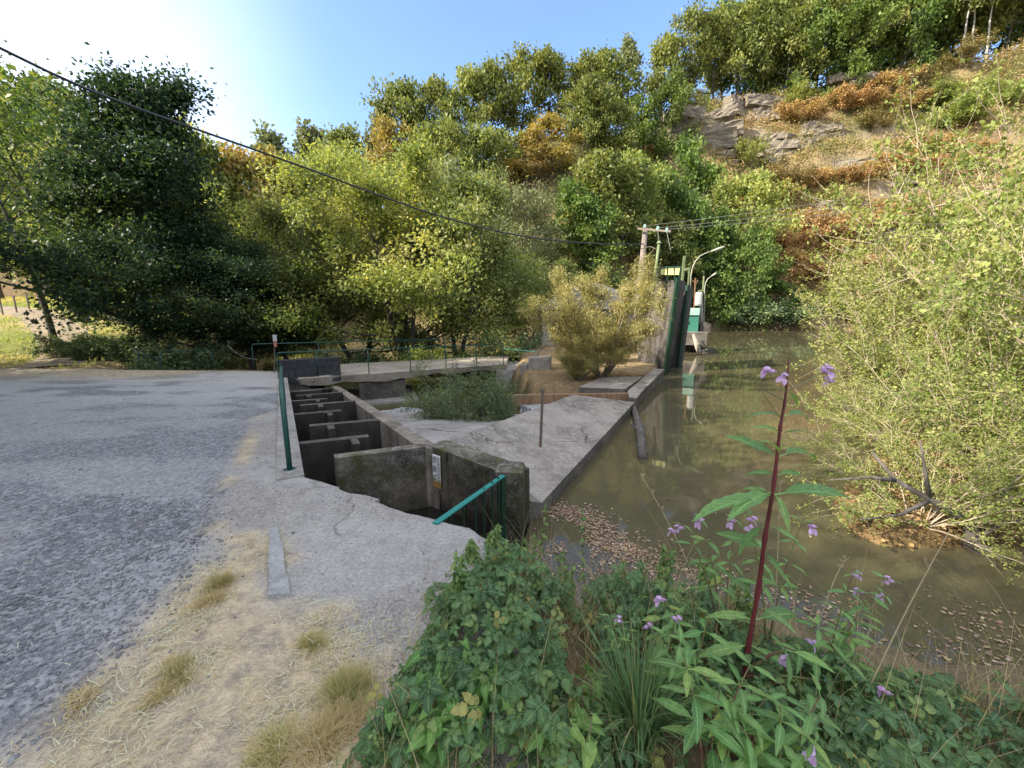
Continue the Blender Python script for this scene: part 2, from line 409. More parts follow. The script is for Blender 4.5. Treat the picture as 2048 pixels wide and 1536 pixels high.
def axis(pts):
    out = []
    for a, b, s in pts: out.append(np.arange(a, b, s))
    return np.concatenate(out)
gx = axis([(-600, -140, 40), (-140, -60, 2.2), (-60, -20, 1.1), (-20, -9, .5), (-9, 9, .22), (9, 20, .5), (20, 76, .75), (76, 150, 2.2), (150, 620, 40)])
gy = axis([(-200, -8, 16), (-8, 1, .6), (1, 12, .22), (12, 24, .5), (24, 92, .75), (92, 150, 3), (150, 900, 50)])
GX, GY = np.meshgrid(gx, gy); GZ = terr(GX, GY)
nx, ny = len(gx), len(gy)
idx = np.arange(nx * ny).reshape(ny, nx)
TF = np.stack([idx[:-1, :-1], idx[:-1, 1:], idx[1:, 1:], idx[1:, :-1]], 2).reshape(-1, 4)
dzx = np.gradient(GZ, axis=1) / np.gradient(GX, axis=1); dzy = np.gradient(GZ, axis=0) / np.gradient(GY, axis=0)
slope = np.sqrt(dzx ** 2 + dzy ** 2)
def lerp3(a, b, t): return np.asarray(a) * (1 - t[..., None]) + np.asarray(b) * t[..., None]
n1 = fbm(GX / 4, GY / 4, 31); n2 = fbm(GX / 1.6, GY / 1.6, 32); n3 = fbm(GX / 9, GY / 9, 33)
col = lerp3((.17, .125, .075), (.33, .26, .15), n2)
grassy = lerp3((.20, .22, .06), (.42, .33, .16), sm((n1 - .38) / .25))
col = col + (grassy - col) * (sm((-15 - GX) / 4) * sm((GY - 15) / 4))[..., None]
hd = sm((GY - foot(GX)) / 4)
hc = lerp3((.27, .205, .105), (.235, .165, .085), sm((n1 - .5) / .14))
hc = hc + (np.array((.09, .10, .035)) - hc) * (sm((n3 - .5) / .1) * .8)[..., None]
hc = hc + (np.array((.13, .09, .05)) - hc) * (sm((9 - GX) / 8) * .8)[..., None]
rock = lerp3((.38, .33, .25), (.20, .16, .12), sm((n2 - .45) / .2))
hc = hc + (rock - hc) * (.85 * sm((slope - 2.1) / 1.0))[..., None]
col = col + (hc - col) * hd[..., None]
isl_m = (GX > -.6) & (GX < pondline(GY)) & (GY > 10) & (GY < 30)
col[isl_m] = lerp3((.36, .27, .16), (.25, .17, .09), n2)[isl_m]
bedm = (GZ < WZ - .12) & (GY < 50)
col[bedm] = (.09, .07, .035)
pen_m = (GX > 2.6) & (GY > 3.2) & (GY < 14) & (GZ > WZ - .2)
col[pen_m] = lerp3((.34, .22, .11), (.16, .11, .05), sm((n2 - .4) / .2))[pen_m]
m_ter, nt, b = newmat('earth')
at = nd(nt, 'ShaderNodeAttribute', attribute_name='tcol').outputs['Color']
f1 = noise_(nt, 3, 8, .7); f2 = noise_(nt, 25, 5, .7)
c = mixc(nt, 1.0, at, ramp(nt, f1, [(.3, g(.6)), (.7, g(1.35))]), 'MULTIPLY')
c = mixc(nt, 1.0, c, ramp(nt, f2, [(.3, g(.65)), (.7, g(1.3))]), 'MULTIPLY')
nt.links.new(c, b.inputs['Base Color']); b.inputs['Roughness'].default_value = 1; b.inputs['Specular IOR Level'].default_value = .1
bump(nt, b, math_(nt, 'ADD', f1, f2), .7, .12)
tag(link('terrain', npmesh('terrain', np.stack([GX, GY, GZ], 2).reshape(-1, 3), TF, attrs={'tcol': col.reshape(-1, 3)}), m_ter, smooth=True), kind='structure')

# ------------------------------------------------------------------ water
def water_mat(name, col, murk, wave, bs, rough=.03):
    m, nt, b = newmat(name)
    n = noise_(nt, 1.1, 3, .5); n2_ = noise_(nt, wave, 3, .5, pos(nt, (1, .45, 1)))
    nt.links.new(mixc(nt, n, col, murk), b.inputs['Base Color'])
    b.inputs['Roughness'].default_value = rough; b.inputs['IOR'].default_value = 1.33
    b.inputs['Specular IOR Level'].default_value = .62
    bump(nt, b, n2_, bs, .02); return m
m_pond = water_mat('muddy_water', (.068, .060, .034), (.10, .088, .05), 5, .035)
m_riv = water_mat('river_water', (.05, .05, .018), (.09, .08, .03), 7, .12)
m_dark = water_mat('dark_water', (.012, .012, .012), (.02, .018, .014), 9, .1)
yy = [4, 4.45, 9.6, 10.3, 13.5, 15.3, 22, 30, 37]
pl = [(-.05, 2.0), (.14, 3.4)] + [(float(pondline(a)) - .06, a) for a in yy]
poly = [(90, -4), (90, 60), (12, 60)] + pl[::-1] + [(-.05, -4)]
mb = MB(); mb.add([(x, y, WZ) for x, y in poly], [tuple(range(len(poly)))])
tag(mb.build('pond_water', m_pond), kind='structure')
mb = MB(); mb.add([(-40, 11.4, DZ), (.4, 11.4, DZ), (1.2, 40, DZ), (-40, 40, DZ)], [(0, 1, 2, 3)])
tag(mb.build('river_water', m_riv), kind='structure')

# ------------------------------------------------------------------ the path and the asphalt road (one sheet, edges broken along the channel)
ys = axis([(-6, 1, .3), (1, 4.2, .05), (4.2, 15, .14), (15, 24, .4)])
ts = 1 - np.concatenate([[0], np.cumsum(np.linspace(.05, 1.0, 150) ** 1.5)]); ts = (ts - ts.min()) / (ts.max() - ts.min()); ts = ts[::-1]
XR = xe(ys)
jag = ((fbm(ys * 11, ys * 0, 77, 5) - .5) * .15 - .045 * (vn(ys * 13, ys * 0, 70) > .74)) * ((ys > 2.4) & (ys < 3.8)) + (fbm(ys * 2.2, ys * 0 + 3, 78) - .5) * .05
XR = XR + jag
PX = -46 + (XR[:, None] + 46) * ts[None]; PY = np.repeat(ys[:, None], len(ts), 1)
brow = np.where(PX < -7.5, 14.35 + .35 * fbm(PX / 1.5, PX * 0, 71) + .12 * np.clip(-13 - PX, 0, 4), 30)
edge_d = XR[:, None] - PX
def zpath(X, Y): return zg(Y) + (fbm(X * .9, Y * .9, 61) - .5) * .05 + (fbm(X * 6, Y * 6, 62, 3) - .5) * .016
PZ = zpath(PX, PY) - .03 * sm((.06 - edge_d) / .06) * fbm(PX * 9, PY * 9, 63)
V = np.stack([PX, PY, PZ], 2)
# skirt down the broken edge
sk = V[:, -1].copy(); rows = [V]
for k, dz in enumerate((.06, .3, 1.3)):
    q = sk.copy(); q[:, 2] -= dz; q[:, 0] -= (.012 if k == 0 else .05 * fbm(ys * 5, ys * 0 + k, 80)); rows.append(q[:, None])
V = np.concatenate(rows, 1); nyp, nxp = V.shape[:2]
ii = np.arange(nyp * nxp).reshape(nyp, nxp)
PF = np.stack([ii[:-1, :-1], ii[:-1, 1:], ii[1:, 1:], ii[1:, :-1]], 2).reshape(-1, 4)
V = V.reshape(-1, 3)
asph = [Pg(*p) for p in [(505, 835), (470, 930), (425, 1010), (395, 1150), (330, 1215), (210, 1325), (60, 1450), (-60, 1560)]]
asph = [(-1.6, -5)] + [tuple(p[:2]) for p in asph[::-1]] + [(-4.4, 8.6), (-6.4, 10.6), (-9, 11.8), (-46, 12.6), (-46, -6)]
asph[0] = (asph[1][0] + .05, -6)
straw = [tuple(Pg(*p)[:2]) for p in [(418, 1130), (500, 1075), (535, 1080), (560, 1200), (650, 1215), (735, 1260), (800, 1330), (900, 1536)]] + [(1, -1), (-1.8, -1)] + [tuple(Pg(*p)[:2]) for p in [(40, 1536), (90, 1460), (220, 1340), (330, 1230), (400, 1160)]]
vergeS = [(-24, 13.3), (-16, 13.2), (-11.6, 13.1), (-10.6, 14.2), (-12.5, 15.5), (-24, 15.5)]
a1 = sm(.5 - sdf(V, asph) / .16 + (fbm(V[:, 0] * 3, V[:, 1] * 3, 91) - .5) * 1.6)
a2 = sm(.5 - sdf(V, straw) / .3 + (fbm(V[:, 0] * 4, V[:, 1] * 4, 92) - .5) * 1.8)
a2 = np.maximum(a2, sm(.5 - sdf(V, vergeS) / .5 + (fbm(V[:, 0] * 1.5, V[:, 1] * 1.5, 93) - .5) * 1.8) * .9)
strip = np.exp(-((sdf(V, asph) - .06) / .09) ** 2) * sm((fbm(V[:, 0] * 2.5, V[:, 1] * 2.5, 94) - .42) / .15) * (V[:, 1] < 7)
a2 = np.maximum(a2, strip * .8)
a3 = sm((fbm(V[:, 0] / 1.6, V[:, 1] / .8, 95, 5) - .46) / .1) * (.45 + .55 * sm((V[:, 1] - 6) / 4))
m_path, nt, b = newmat('asphalt_and_worn_concrete')
zz = nd(nt, 'ShaderNodeSeparateColor', i_Color=nd(nt, 'ShaderNodeAttribute', attribute_name='zone').outputs['Color'])
vo = nd(nt, 'ShaderNodeTexVoronoi', i_Scale=105.0, i_Vector=pos(nt)); vb = nd(nt, 'ShaderNodeTexVoronoi', i_Scale=34.0, i_Vector=pos(nt))
q1 = noise_(nt, .9, 6, .6); q2 = noise_(nt, 7, 6, .65); q3 = noise_(nt, 45, 4, .65)
asp = mixc(nt, ramp(nt, q2, [(.35, g(0)), (.7, g(1))]), (.15, .152, .16), (.235, .24, .25))
asp = mixc(nt, ramp(nt, vb.outputs['Color'], [(.3, g(0)), (.85, g(.8))]), asp, (.40, .395, .385))
asp = mixc(nt, ramp(nt, q3, [(.34, g(.9)), (.5, g(0))]), asp, (.045, .045, .048))
con = mixc(nt, ramp(nt, q1, [(.35, g(0)), (.65, g(1))]), (.245, .227, .205), (.325, .305, .275))
con = mixc(nt, ramp(nt, q2, [(.4, g(0)), (.75, g(.6))]), con, (.46, .425, .37))
con = mixc(nt, ramp(nt, vo.outputs['Color'], [(.62, g(0)), (.8, g(.6))]), con, (.50, .47, .42))
con = mixc(nt, ramp(nt, q3, [(.32, g(.7)), (.5, g(0))]), con, (.10, .09, .085))
soil = mixc(nt, ramp(nt, q2, [(.35, g(0)), (.65, g(1))]), (.28, .235, .18), (.58, .465, .29))
soil = mixc(nt, ramp(nt, q3, [(.5, g(0)), (.75, g(.8))]), soil, (.68, .565, .38))
c = mixc(nt, zz.outputs[0], con, asp)
c = mixc(nt, math_(nt, 'MULTIPLY', zz.outputs[2], .6), c, mixc(nt, q2, (.40, .39, .37), (.56, .545, .52)))
c = mixc(nt, zz.outputs[1], c, soil)
c = mixc(nt, math_(nt, 'MULTIPLY', cracks(nt, .62, .008, .54), .55), c, (.05, .045, .04))
mo = ramp(nt, noise_(nt, 2.3, 8, .7), [(.58, g(0)), (.66, g(.5))])
c = mixc(nt, mo, c, (.13, .115, .085))
nt.links.new(c, b.inputs['Base Color']); b.inputs['Roughness'].default_value = .95; b.inputs['Specular IOR Level'].default_value = .2
hh = math_(nt, 'ADD', math_(nt, 'MULTIPLY', vo.outputs['Distance'], .7), math_(nt, 'MULTIPLY', vb.outputs['Distance'], 1.1))
hh = math_(nt, 'ADD', hh, math_(nt, 'MULTIPLY', q3, .9))
bump(nt, b, hh, .85, .012)
ok = (brow.reshape(-1) > PY.reshape(-1))
full_ok = np.ones((nyp, nxp), bool); full_ok[:, :len(ts)] = ok.reshape(len(ys), len(ts)); full_ok[ys > 14.35, len(ts) - 1:] = False
PF = PF[full_ok.reshape(-1)[PF].all(1)]
tag(link('path_ground', npmesh('path_ground', V, PF, attrs={'zone': np.stack([a1, a2, a3], 1)}), m_path, smooth=True), kind='structure')
def onpath(x, y):
    p = Pg(x, y); p[2] = float(zpath(p[0], p[1])); return p
m_track, nt, b = newmat('track_earth'); nt.links.new(ramp(nt, noise_(nt, 1.5, 8, .7), [(.3, (.12, .09, .055)), (.7, (.27, .21, .13))]), b.inputs['Base Color']); b.inputs['Roughness'].default_value = 1
# dirt track leaving across the meadow
tk = [(-17.5, 15.5), (-20, 18.5), (-24, 22), (-30, 26.5), (-40, 32), (-62, 40)]
tp = np.array(tk, float); tp = np.stack([np.interp(np.linspace(0, 5, 50), range(6), tp[:, k]) for k in (0, 1)], 1)
tt = unit(np.gradient(tp, axis=0)); tn = np.stack([-tt[:, 1], tt[:, 0]], 1)
tn_ = tn
VV = []
for k in np.linspace(-1, 1, 7):
    q = tp + tn * (k * (.8 + .25 * fbm(tp[:, 0], tp[:, 1] + k * 9, 4)))[:, None]
    VV.append(np.stack([q[:, 0], q[:, 1], np.maximum(terr(q[:, 0], q[:, 1]), zg(q[:, 1]) - .0) + .035 * (1 - k * k)], 1))
VV = np.stack(VV, 1); i7 = np.arange(350).reshape(50, 7)
tag(link('dirt_track', npmesh('dirt_track', VV.reshape(-1, 3), np.stack([i7[:-1, :-1], i7[:-1, 1:], i7[1:, 1:], i7[1:, :-1]], 2).reshape(-1, 4), attrs={}), m_track, smooth=True), kind='structure')

# ------------------------------------------------------------------ concrete and paint
m_conc = concrete('weathered_concrete', (.31, .29, .26), (.17, .155, .135), (.46, .44, .40), pebble=.5)
m_wall = concrete('channel_wall_concrete', (.28, .24, .19), (.13, .11, .085), (.42, .38, .33), pebble=.25, wet=(-1.15, -.55), streak=.6)
m_baf = concrete('baffle_concrete', (.12, .10, .085), (.055, .047, .042), (.22, .19, .165), pebble=.2, wet=(-1.1, -.5), streak=.3, wet_shade=.85)  # dark sides hold the channel's shade in their colour besides the damp
m_moss = concrete('mossy_concrete', (.20, .175, .125), (.06, .053, .042), (.38, .35, .30), moss=.42, wet=(-.95, -.45), pebble=.35, mosscol=(.07, .07, .02), streak=.5, wet_shade=.5)
m_slab = concrete('weir_slab_concrete', (.31, .275, .235), (.14, .122, .105), (.46, .42, .37), pebble=.45, big=1.4, wet=(-.92, -.62), crack=.55, wet_shade=.7)
m_par = concrete('parapet_concrete', (.045, .045, .048), (.025, .025, .027), (.10, .10, .095), pebble=.1, big=1.6)
m_pier = concrete('pier_concrete', (.10, .09, .078), (.05, .045, .04), (.19, .175, .15), pebble=.1)
m_gate = concrete('gate_wall_concrete', (.10, .088, .078), (.04, .036, .032), (.18, .16, .14), pebble=.2, wet=(-1.0, .2), streak=.7)
m_green = paint('green_paint', (.006, .05, .037), rust=.12)
m_greenh = paint('old_green_rail_paint', (.008, .062, .045), rust=.35, rustcol=(.22, .17, .13), scale=5)
m_greenl = paint('pale_green_paint', (.15, .19, .085), rust=.4)
m_steel = paint('rusty_steel', (.14, .11, .09), rust=.6, metal=.3)
m_yel = paint('faded_yellow_green_paint', (.58, .58, .22), rust=.1)
m_white = paint('white_paint', (.5, .49, .46), rust=.25)
m_dkgreen = paint('dark_green_paint', (.008, .035, .018), rust=.25)
m_cab = paint('green_cabinet_paint', (.007, .10, .072), rust=.2)
m_black = paint('black_enamel', (.012, .012, .014), rust=0)
m_red = paint('faded_red_paint', (.45, .16, .10), rust=.1)
m_cable = paint('black_cable', (.02, .02, .022), rust=0)
m_wire = paint('grey_wire', (.22, .2, .17), rust=0)
m_orange = paint('orange_rusty_paint', (.2, .095, .05), rust=.5)
m_wood = bark('grey_pole_wood', (.11, .085, .07), (.24, .20, .17), 6)
m_log = bark('wet_log_bark', (.035, .03, .025), (.16, .14, .12), 8)
m_timber = bark('rusty_timber', (.16, .09, .05), (.32, .20, .11), 7)

# ------------------------------------------------------------------ fish ladder
A0 = np.array([-2.06, 3.83]); AX = np.array([-.491, .871]); NX = np.array([.871, .491])
def LP(s, o, z): q = A0 + AX * s + NX * o; return (q[0], q[1], z)
lad = empty('fish_ladder', LP(4.5, .6, -1.6), 'long concrete fish ladder channel with dark baffles between the road and the weir', 'fish ladder')
bpy.context.view_layer.update()
def child(mb, name, m, parent, **kw):
    o = mb.build(name, m, parent, **kw); o.matrix_parent_inverse = Matrix.Translation(parent.location).inverted() if parent.type == 'EMPTY' and parent.rotation_euler.z == 0 else parent.matrix_world.inverted()
    return o
mb = MB(); mb.maxlen = .16
n = 14; L = [i * 10.3 / n for i in range(n + 1)]
for i in range(n):
    s0, s1 = L[i], L[i + 1]
    za, zb = [float(zg(A0[1] + AX[1] * s)) + .03 for s in (s0, s1)]
    mb.prism([LP(s0, -.24, -1.75), LP(s0, 0, -1.75), LP(s1, 0, -1.75), LP(s1, -.24, -1.75)], [LP(s0, -.24, za), LP(s0, 0, za), LP(s1, 0, zb), LP(s1, -.24, zb)])
ow = child(mb, 'side_wall', m_conc, lad)
mb = MB()
def ro(s): return 1.3 - .013 * s
def rz(s): return -.045 - (s - .4) * .079
n = 12; L = [.33 + i * (9.35 - .33) / n for i in range(n + 1)]
mb.prism([LP(L[0], ro(L[0]), -1.9), LP(L[0], ro(L[0]) + .22, -1.9), LP(L[-1], ro(L[-1]) + .2, -1.9), LP(L[-1], ro(L[-1]), -1.9)],
         [LP(L[0], ro(L[0]), rz(L[0])), LP(L[0], ro(L[0]) + .22, rz(L[0])), LP(L[-1], ro(L[-1]) + .2, rz(L[-1])), LP(L[-1], ro(L[-1]), rz(L[-1]))])
child(mb, 'side_wall', m_wall, lad, bevel=.012)
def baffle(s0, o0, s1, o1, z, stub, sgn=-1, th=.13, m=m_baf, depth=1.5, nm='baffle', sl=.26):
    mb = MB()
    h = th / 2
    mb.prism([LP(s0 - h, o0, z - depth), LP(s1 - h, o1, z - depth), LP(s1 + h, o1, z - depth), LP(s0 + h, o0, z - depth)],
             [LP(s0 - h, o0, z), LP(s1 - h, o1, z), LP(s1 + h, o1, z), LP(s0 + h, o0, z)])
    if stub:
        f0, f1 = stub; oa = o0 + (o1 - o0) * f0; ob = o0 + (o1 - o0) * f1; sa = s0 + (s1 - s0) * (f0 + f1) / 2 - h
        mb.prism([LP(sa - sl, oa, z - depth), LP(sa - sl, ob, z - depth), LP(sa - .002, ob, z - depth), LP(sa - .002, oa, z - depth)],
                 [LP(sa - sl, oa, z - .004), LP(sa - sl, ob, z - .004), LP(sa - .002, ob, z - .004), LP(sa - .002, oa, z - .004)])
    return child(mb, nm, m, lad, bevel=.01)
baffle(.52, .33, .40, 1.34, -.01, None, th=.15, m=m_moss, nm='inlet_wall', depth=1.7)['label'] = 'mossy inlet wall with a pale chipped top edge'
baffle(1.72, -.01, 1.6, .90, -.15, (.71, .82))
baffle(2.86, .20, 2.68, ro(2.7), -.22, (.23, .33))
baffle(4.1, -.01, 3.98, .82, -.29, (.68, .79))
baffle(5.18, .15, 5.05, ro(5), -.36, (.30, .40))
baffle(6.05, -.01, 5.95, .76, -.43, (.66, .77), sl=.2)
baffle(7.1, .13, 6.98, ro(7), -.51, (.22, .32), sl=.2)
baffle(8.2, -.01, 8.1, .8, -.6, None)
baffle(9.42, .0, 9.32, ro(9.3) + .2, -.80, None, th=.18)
# water lying in the pools and the inlet
mb = MB()
ss = [-2.6, .45, 1.66, 2.77, 4.04, 5.11, 6.0, 7.04, 8.15, 9.4]
for k in range(len(ss) - 1):
    z = -.88 - .085 * k if k else WZ - .05
    a, b2 = ss[k], ss[k + 1]
    if k == 0: mb.add([(-2.3, 3.75, z), (-1.6, 3.3, z), (.1, 2.3, z), (.12, 4.1, z), LP(.4, 1.33, z), LP(.55, -.05, z)], [(0, 1, 2, 3, 4, 5)])
    else: mb.add([LP(a, -.02, z), LP(a, 1.32, z), LP(b2, 1.32, z), LP(b2, -.02, z)], [(0, 1, 2, 3)])
tag(mb.build('channel_water', m_dark), kind='structure')

# ------------------------------------------------------------------ weir: mossy entrance wall, sloping slab, lower apron
E2, BK = np.array([-1.03, 4.86]), np.array([.03, 4.05])
mb = MB(); mb.maxlen = .1
dE = (BK - E2) / np.linalg.norm(BK - E2); nE = np.array([-dE[1], dE[0]])
def EP(s, o, z): q = E2 + dE * s + nE * o; return (q[0], q[1], z)
LE = float(np.linalg.norm(BK - E2))
ewall = empty('entrance_wall', EP(LE / 2, .1, -1.6), 'mossy concrete wall with rounded end post at the mouth of the fish ladder', 'wall')
zt = lambda s: -.03 - .06 * sm(s / LE)
cuts = [0, .3, .6, .9, LE - .02]
for i in range(4):
    s0, s1 = cuts[i], cuts[i + 1]
    mb.prism([EP(s0, 0, -1.75), EP(s1, 0, -1.75), EP(s1, .3, -1.75), EP(s0, .3, -1.75)], [EP(s0, 0, zt(s0)), EP(s1, 0, zt(s1)), EP(s1, .3, zt(s1)), EP(s0, .3, zt(s0))])
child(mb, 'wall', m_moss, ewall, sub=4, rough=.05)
mb = MB(); mb.maxlen = .07
zb = -.005
mb.prism([(-.2, 3.98, -1.75), (.14, 3.93, -1.75), (.17, 4.32, -1.75), (-.16, 4.36, -1.75)], [(-.19, 3.99, zb), (.12, 3.95, zb), (.15, 4.3, zb), (-.15, 4.34, zb)])
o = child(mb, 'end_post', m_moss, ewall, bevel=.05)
# slab
SL = {'A': (.34, 4.42, -.57), 'B': (2.94, 9.58, -.57), 'C': (1.5, 9.75, -.42), 'D': (-.72, 5.55, -.12), 'E': (-.95, 5.08, -.05), 'G': (.17, 4.34, -.5), 'H': (-.1, 4.38, -.2)}
order = ['A', 'B', 'C', 'D', 'E', 'H', 'G']
cen = np.mean([SL[k] for k in order], 0)
mb = MB(); mb.maxlen = .3
top = [SL[k] for k in order]; bot = [(p[0], p[1], -1.7) for p in top]
mb.prism(bot, top)
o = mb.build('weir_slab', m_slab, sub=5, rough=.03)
tag(o, 'sloping grey concrete weir slab beside the pond with a steel rod standing on it', 'weir')
# lower apron (ruled surface between the ladder wall and the slab)
Ls = np.array([LP(.45, ro(.4) + .2, -.09), LP(2.2, ro(2) + .2, -.3), LP(4.5, ro(4.5) + .2, -.66), LP(7, ro(7) + .2, -1.05), LP(9.3, ro(9.3) + .2, -1.52)])
Rs = np.array([(-.75, 5.5, -.125), (-.1, 6.75, -.32), (.55, 8.0, -.6), (.9, 9.6, -.86), (.2, 11.2, -1.5)])
u = np.linspace(0, 1, 60); vv = np.linspace(0, 1, 40); kk = np.linspace(0, 1, 5)
Lc = np.stack([np.interp(u, kk, Ls[:, j]) for j in range(3)], 1); Rc = np.stack([np.interp(u, kk, Rs[:, j]) for j in range(3)], 1)
G3 = Lc[:, None] * (1 - vv)[None, :, None] + Rc[:, None] * vv[None, :, None]
G3[..., 2] += (fbm(G3[..., 0] * 1.5, G3[..., 1] * 1.5, 12) - .5) * .06 - .05 * np.sin(vv * PI)[None] * u[:, None]
i2 = np.arange(2400).reshape(60, 40); AF = np.stack([i2[:-1, :-1], i2[:-1, 1:], i2[1:, 1:], i2[1:, :-1]], 2).reshape(-1, 4)
low = G3.copy(); low[..., 2] = -1.9
allV = np.concatenate([G3.reshape(-1, 3), low.reshape(-1, 3)])
rim = np.concatenate([i2[0], i2[1:, -1], i2[-1, -2::-1], i2[-2:0:-1, 0]])
RF = np.array([(rim[k], rim[(k + 1) % len(rim)], rim[(k + 1) % len(rim)] + 2400, rim[k] + 2400) for k in range(len(rim))])
m_apron = concrete('apron_concrete', (.33, .31, .28), (.18, .165, .15), (.47, .45, .42), pebble=.35, big=1.0, crack=.5)
tag(link('weir_apron', npmesh('weir_apron', allV, np.concatenate([AF, RF])), m_apron, smooth=True), 'lower concrete apron falling from the slab to the river, a bush growing on it', 'weir')
# white water below the beam
m_foam, nt, b = newmat('white_water')
fn = noise_(nt, 9, 6, .7, pos(nt, (1, 3, 1)))
nt.links.new(ramp(nt, fn, [(.42, (.06, .06, .06)), (.6, (.75, .77, .8))]), b.inputs['Base Color']); b.inputs['Roughness'].default_value = .35
bump(nt, b, fn, 1, .05)
mb = MB(); mb.maxlen = .12
mb.prism([(.75, 9.4, -1.2), (1.5, 9.8, -1.2), (2.7, 9.7, -1.2), (3.0, 10.2, -1.2), (.2, 10.2, -1.2)], [(.75, 9.4, -.80), (1.5, 9.8, -.76), (2.7, 9.7, -.74), (3.0, 10.2, -.70), (.2, 10.2, -.78)])
tag(mb.build('foam', m_foam, sub=4, rough=.05), kind='stuff')
mb = MB(); mb.maxlen = .15
mb.prism([(-4.4, 12.3, -1.7), (.2, 11.0, -1.7), (.3, 11.7, -1.7), (-3.6, 13.2, -1.7)], [(-4.4, 12.3, -1.55), (.2, 11.0, -1.5), (.3, 11.7, -1.56), (-3.6, 13.2, -1.57)])
tag(mb.build('foam', m_foam, sub=4, rough=.06), kind='stuff')
# beam across the overflow and the low wall along the pond
mb = MB(); mb.bar((.0, 10.28, -.68), (3.12, 10.3, -.64), .14, .3)
tag(mb.build('weir_beam', m_timber, bevel=.012), 'rust brown beam lying across the overflow between slab and dry bank', 'beam')
mb = MB(); mb.maxlen = .3
mb.prism([(3.02, 9.7, -1.7), (3.3, 10.25, -1.7), (5.15, 13.7, -1.7), (4.85, 13.85, -1.7), (3.0, 10.42, -1.7), (2.86, 9.8, -1.7)], [(3.02, 9.7, -.5), (3.3, 10.25, -.46), (5.15, 13.7, -.38), (4.85, 13.85, -.38), (3.0, 10.42, -.46), (2.86, 9.8, -.5)])
tag(mb.build('low_wall', m_slab, sub=3, rough=.03), 'low weathered wall edging the pond between beam and gate wall', 'wall')
mb = MB(); mb.maxlen = .25
mb.prism([(1.8, 10.9, -1), (2.95, 10.5, -1), (3.95, 12.2, -1), (2.7, 12.2, -1)], [(1.8, 10.9, -.46), (2.95, 10.5, -.43), (3.95, 12.2, -.38), (2.7, 12.2, -.40)])
tag(mb.build('foundation_slab', m_slab, sub=3, rough=.03), 'flat concrete foundation slab at the foot of the willow by the low wall', 'slab')
# steel rod on the slab
rp = P(1080, 888, -.40)
mb = MB(); mb.tube([(rp[0], rp[1], -.7), (rp[0] + .03, rp[1], .44)], .021, 8)
rod = mb.build('steel_rod', m_steel); tag(rod, 'rusty steel rod with a flat cap standing upright on the weir slab', 'rod')
mb = MB(); mb.tube([(rp[0] + .03, rp[1], .438), (rp[0] + .03, rp[1], .47)], [.04, .034], 8); mb.build('cap', m_steel, rod)
# drifting log
lp = [P(1285, 918, WZ), P(1281, 870, WZ), P(1270, 830, WZ), P(1262, 806, WZ)]
mb = MB(); mb.tube([(q[0], q[1], WZ + .02 + .02 * k) for k, q in enumerate(lp)], [.075, .085, .07, .05], 9)
mb.tube([(lp[1][0], lp[1][1], WZ + .05), (lp[1][0] - .2, lp[1][1] + .15, WZ + .2)], [.03, .012], 6)
tag(mb.build('drifting_log', m_log, smooth=True), 'dark wet log floating end on beside the weir slab', 'log')

# ------------------------------------------------------------------ staff gauge 09 08 07
gp = np.array(EP(.07, -.035, 0)); gq = np.array(EP(.21, -.035, 0)); gd = (gq - gp) / np.linalg.norm(gq - gp)
gau = empty('staff_gauge', tuple(np.array(EP(.14, -.03, -.6))), 'white enamel water level gauge reading 09 08 07 on the mossy wall corner', 'gauge')
yaw = math.atan2(gd[1], gd[0])
GC = np.array(EP(.10, -.03, 0))
def gpt(u_, z_, d=0.0): q = GC + gd * u_ - np.array([nE[0], nE[1], 0]) * d; return (q[0], q[1], z_)
def gbox(mb, u0, u1, z0, z1, d0, d1):
    mb.prism([gpt(u0, z0, d1), gpt(u1, z0, d1), gpt(u1, z0, d0), gpt(u0, z0, d0)], [gpt(u0, z1, d1), gpt(u1, z1, d1), gpt(u1, z1, d0), gpt(u0, z1, d0)])
zt0 = -.105; dm = .117
m_enam, nt, b = newmat('gauge_enamel'); n_ = noise_(nt, 22, 5, .7)
nt.links.new(mixc(nt, ramp(nt, math_(nt, 'ADD', zfac(nt, -.46, -.36), math_(nt, 'MULTIPLY', n_, .6)), [(.3, g(0)), (.9, g(1))]), (.32, .2, .05), (.68, .68, .66)), b.inputs['Base Color']); b.inputs['Roughness'].default_value = .4
mb = MB(); gbox(mb, 0, .13, zt0 - .42, zt0, 0, .012); child(mb, 'board', m_enam, gau, bevel=.004)
mb = MB(); gbox(mb, .01, .095, zt0 - .93, zt0 - .44, -.002, .02); child(mb, 'backing_plank', m_wood, gau)
mb = MB()
for k in range(3):
    z1 = zt0 - .012 - k * dm
    for j in range(5):
        za = z1 - j * dm / 5
        gbox(mb, .090 if j % 2 else .080, .102 if j % 2 else .094, za - dm / 10, za, .012, .0145)
        gbox(mb, .108, .124, za - dm / 5, za - dm / 10, .012, .0145)
child(mb, 'graduation_marks', m_black, gau)
for k, txt in enumerate(('09', '08', '07')):
    cu = bpy.data.curves.new('digits', 'FONT'); cu.body = txt; cu.size = .115; cu.extrude = .0015; cu.align_x = 'CENTER'; cu.offset = -.001
    tmp = bpy.data.objects.new('digits', cu); C.objects.link(tmp)
    me = bpy.data.meshes.new_from_object(tmp.evaluated_get(bpy.context.evaluated_depsgraph_get())); bpy.data.objects.remove(tmp)
    o = link('digits', me, m_black, gau)
    R = Matrix.Translation(gpt(.040, zt0 - .1 - k * dm, .0145)) @ Matrix.Rotation(yaw, 4, 'Z') @ Matrix.Rotation(PI / 2, 4, 'X') @ Matrix.Diagonal((.52, 1, 1, 1))
    me.transform(R); o.matrix_parent_inverse = Matrix.Translation(gau.location).inverted()

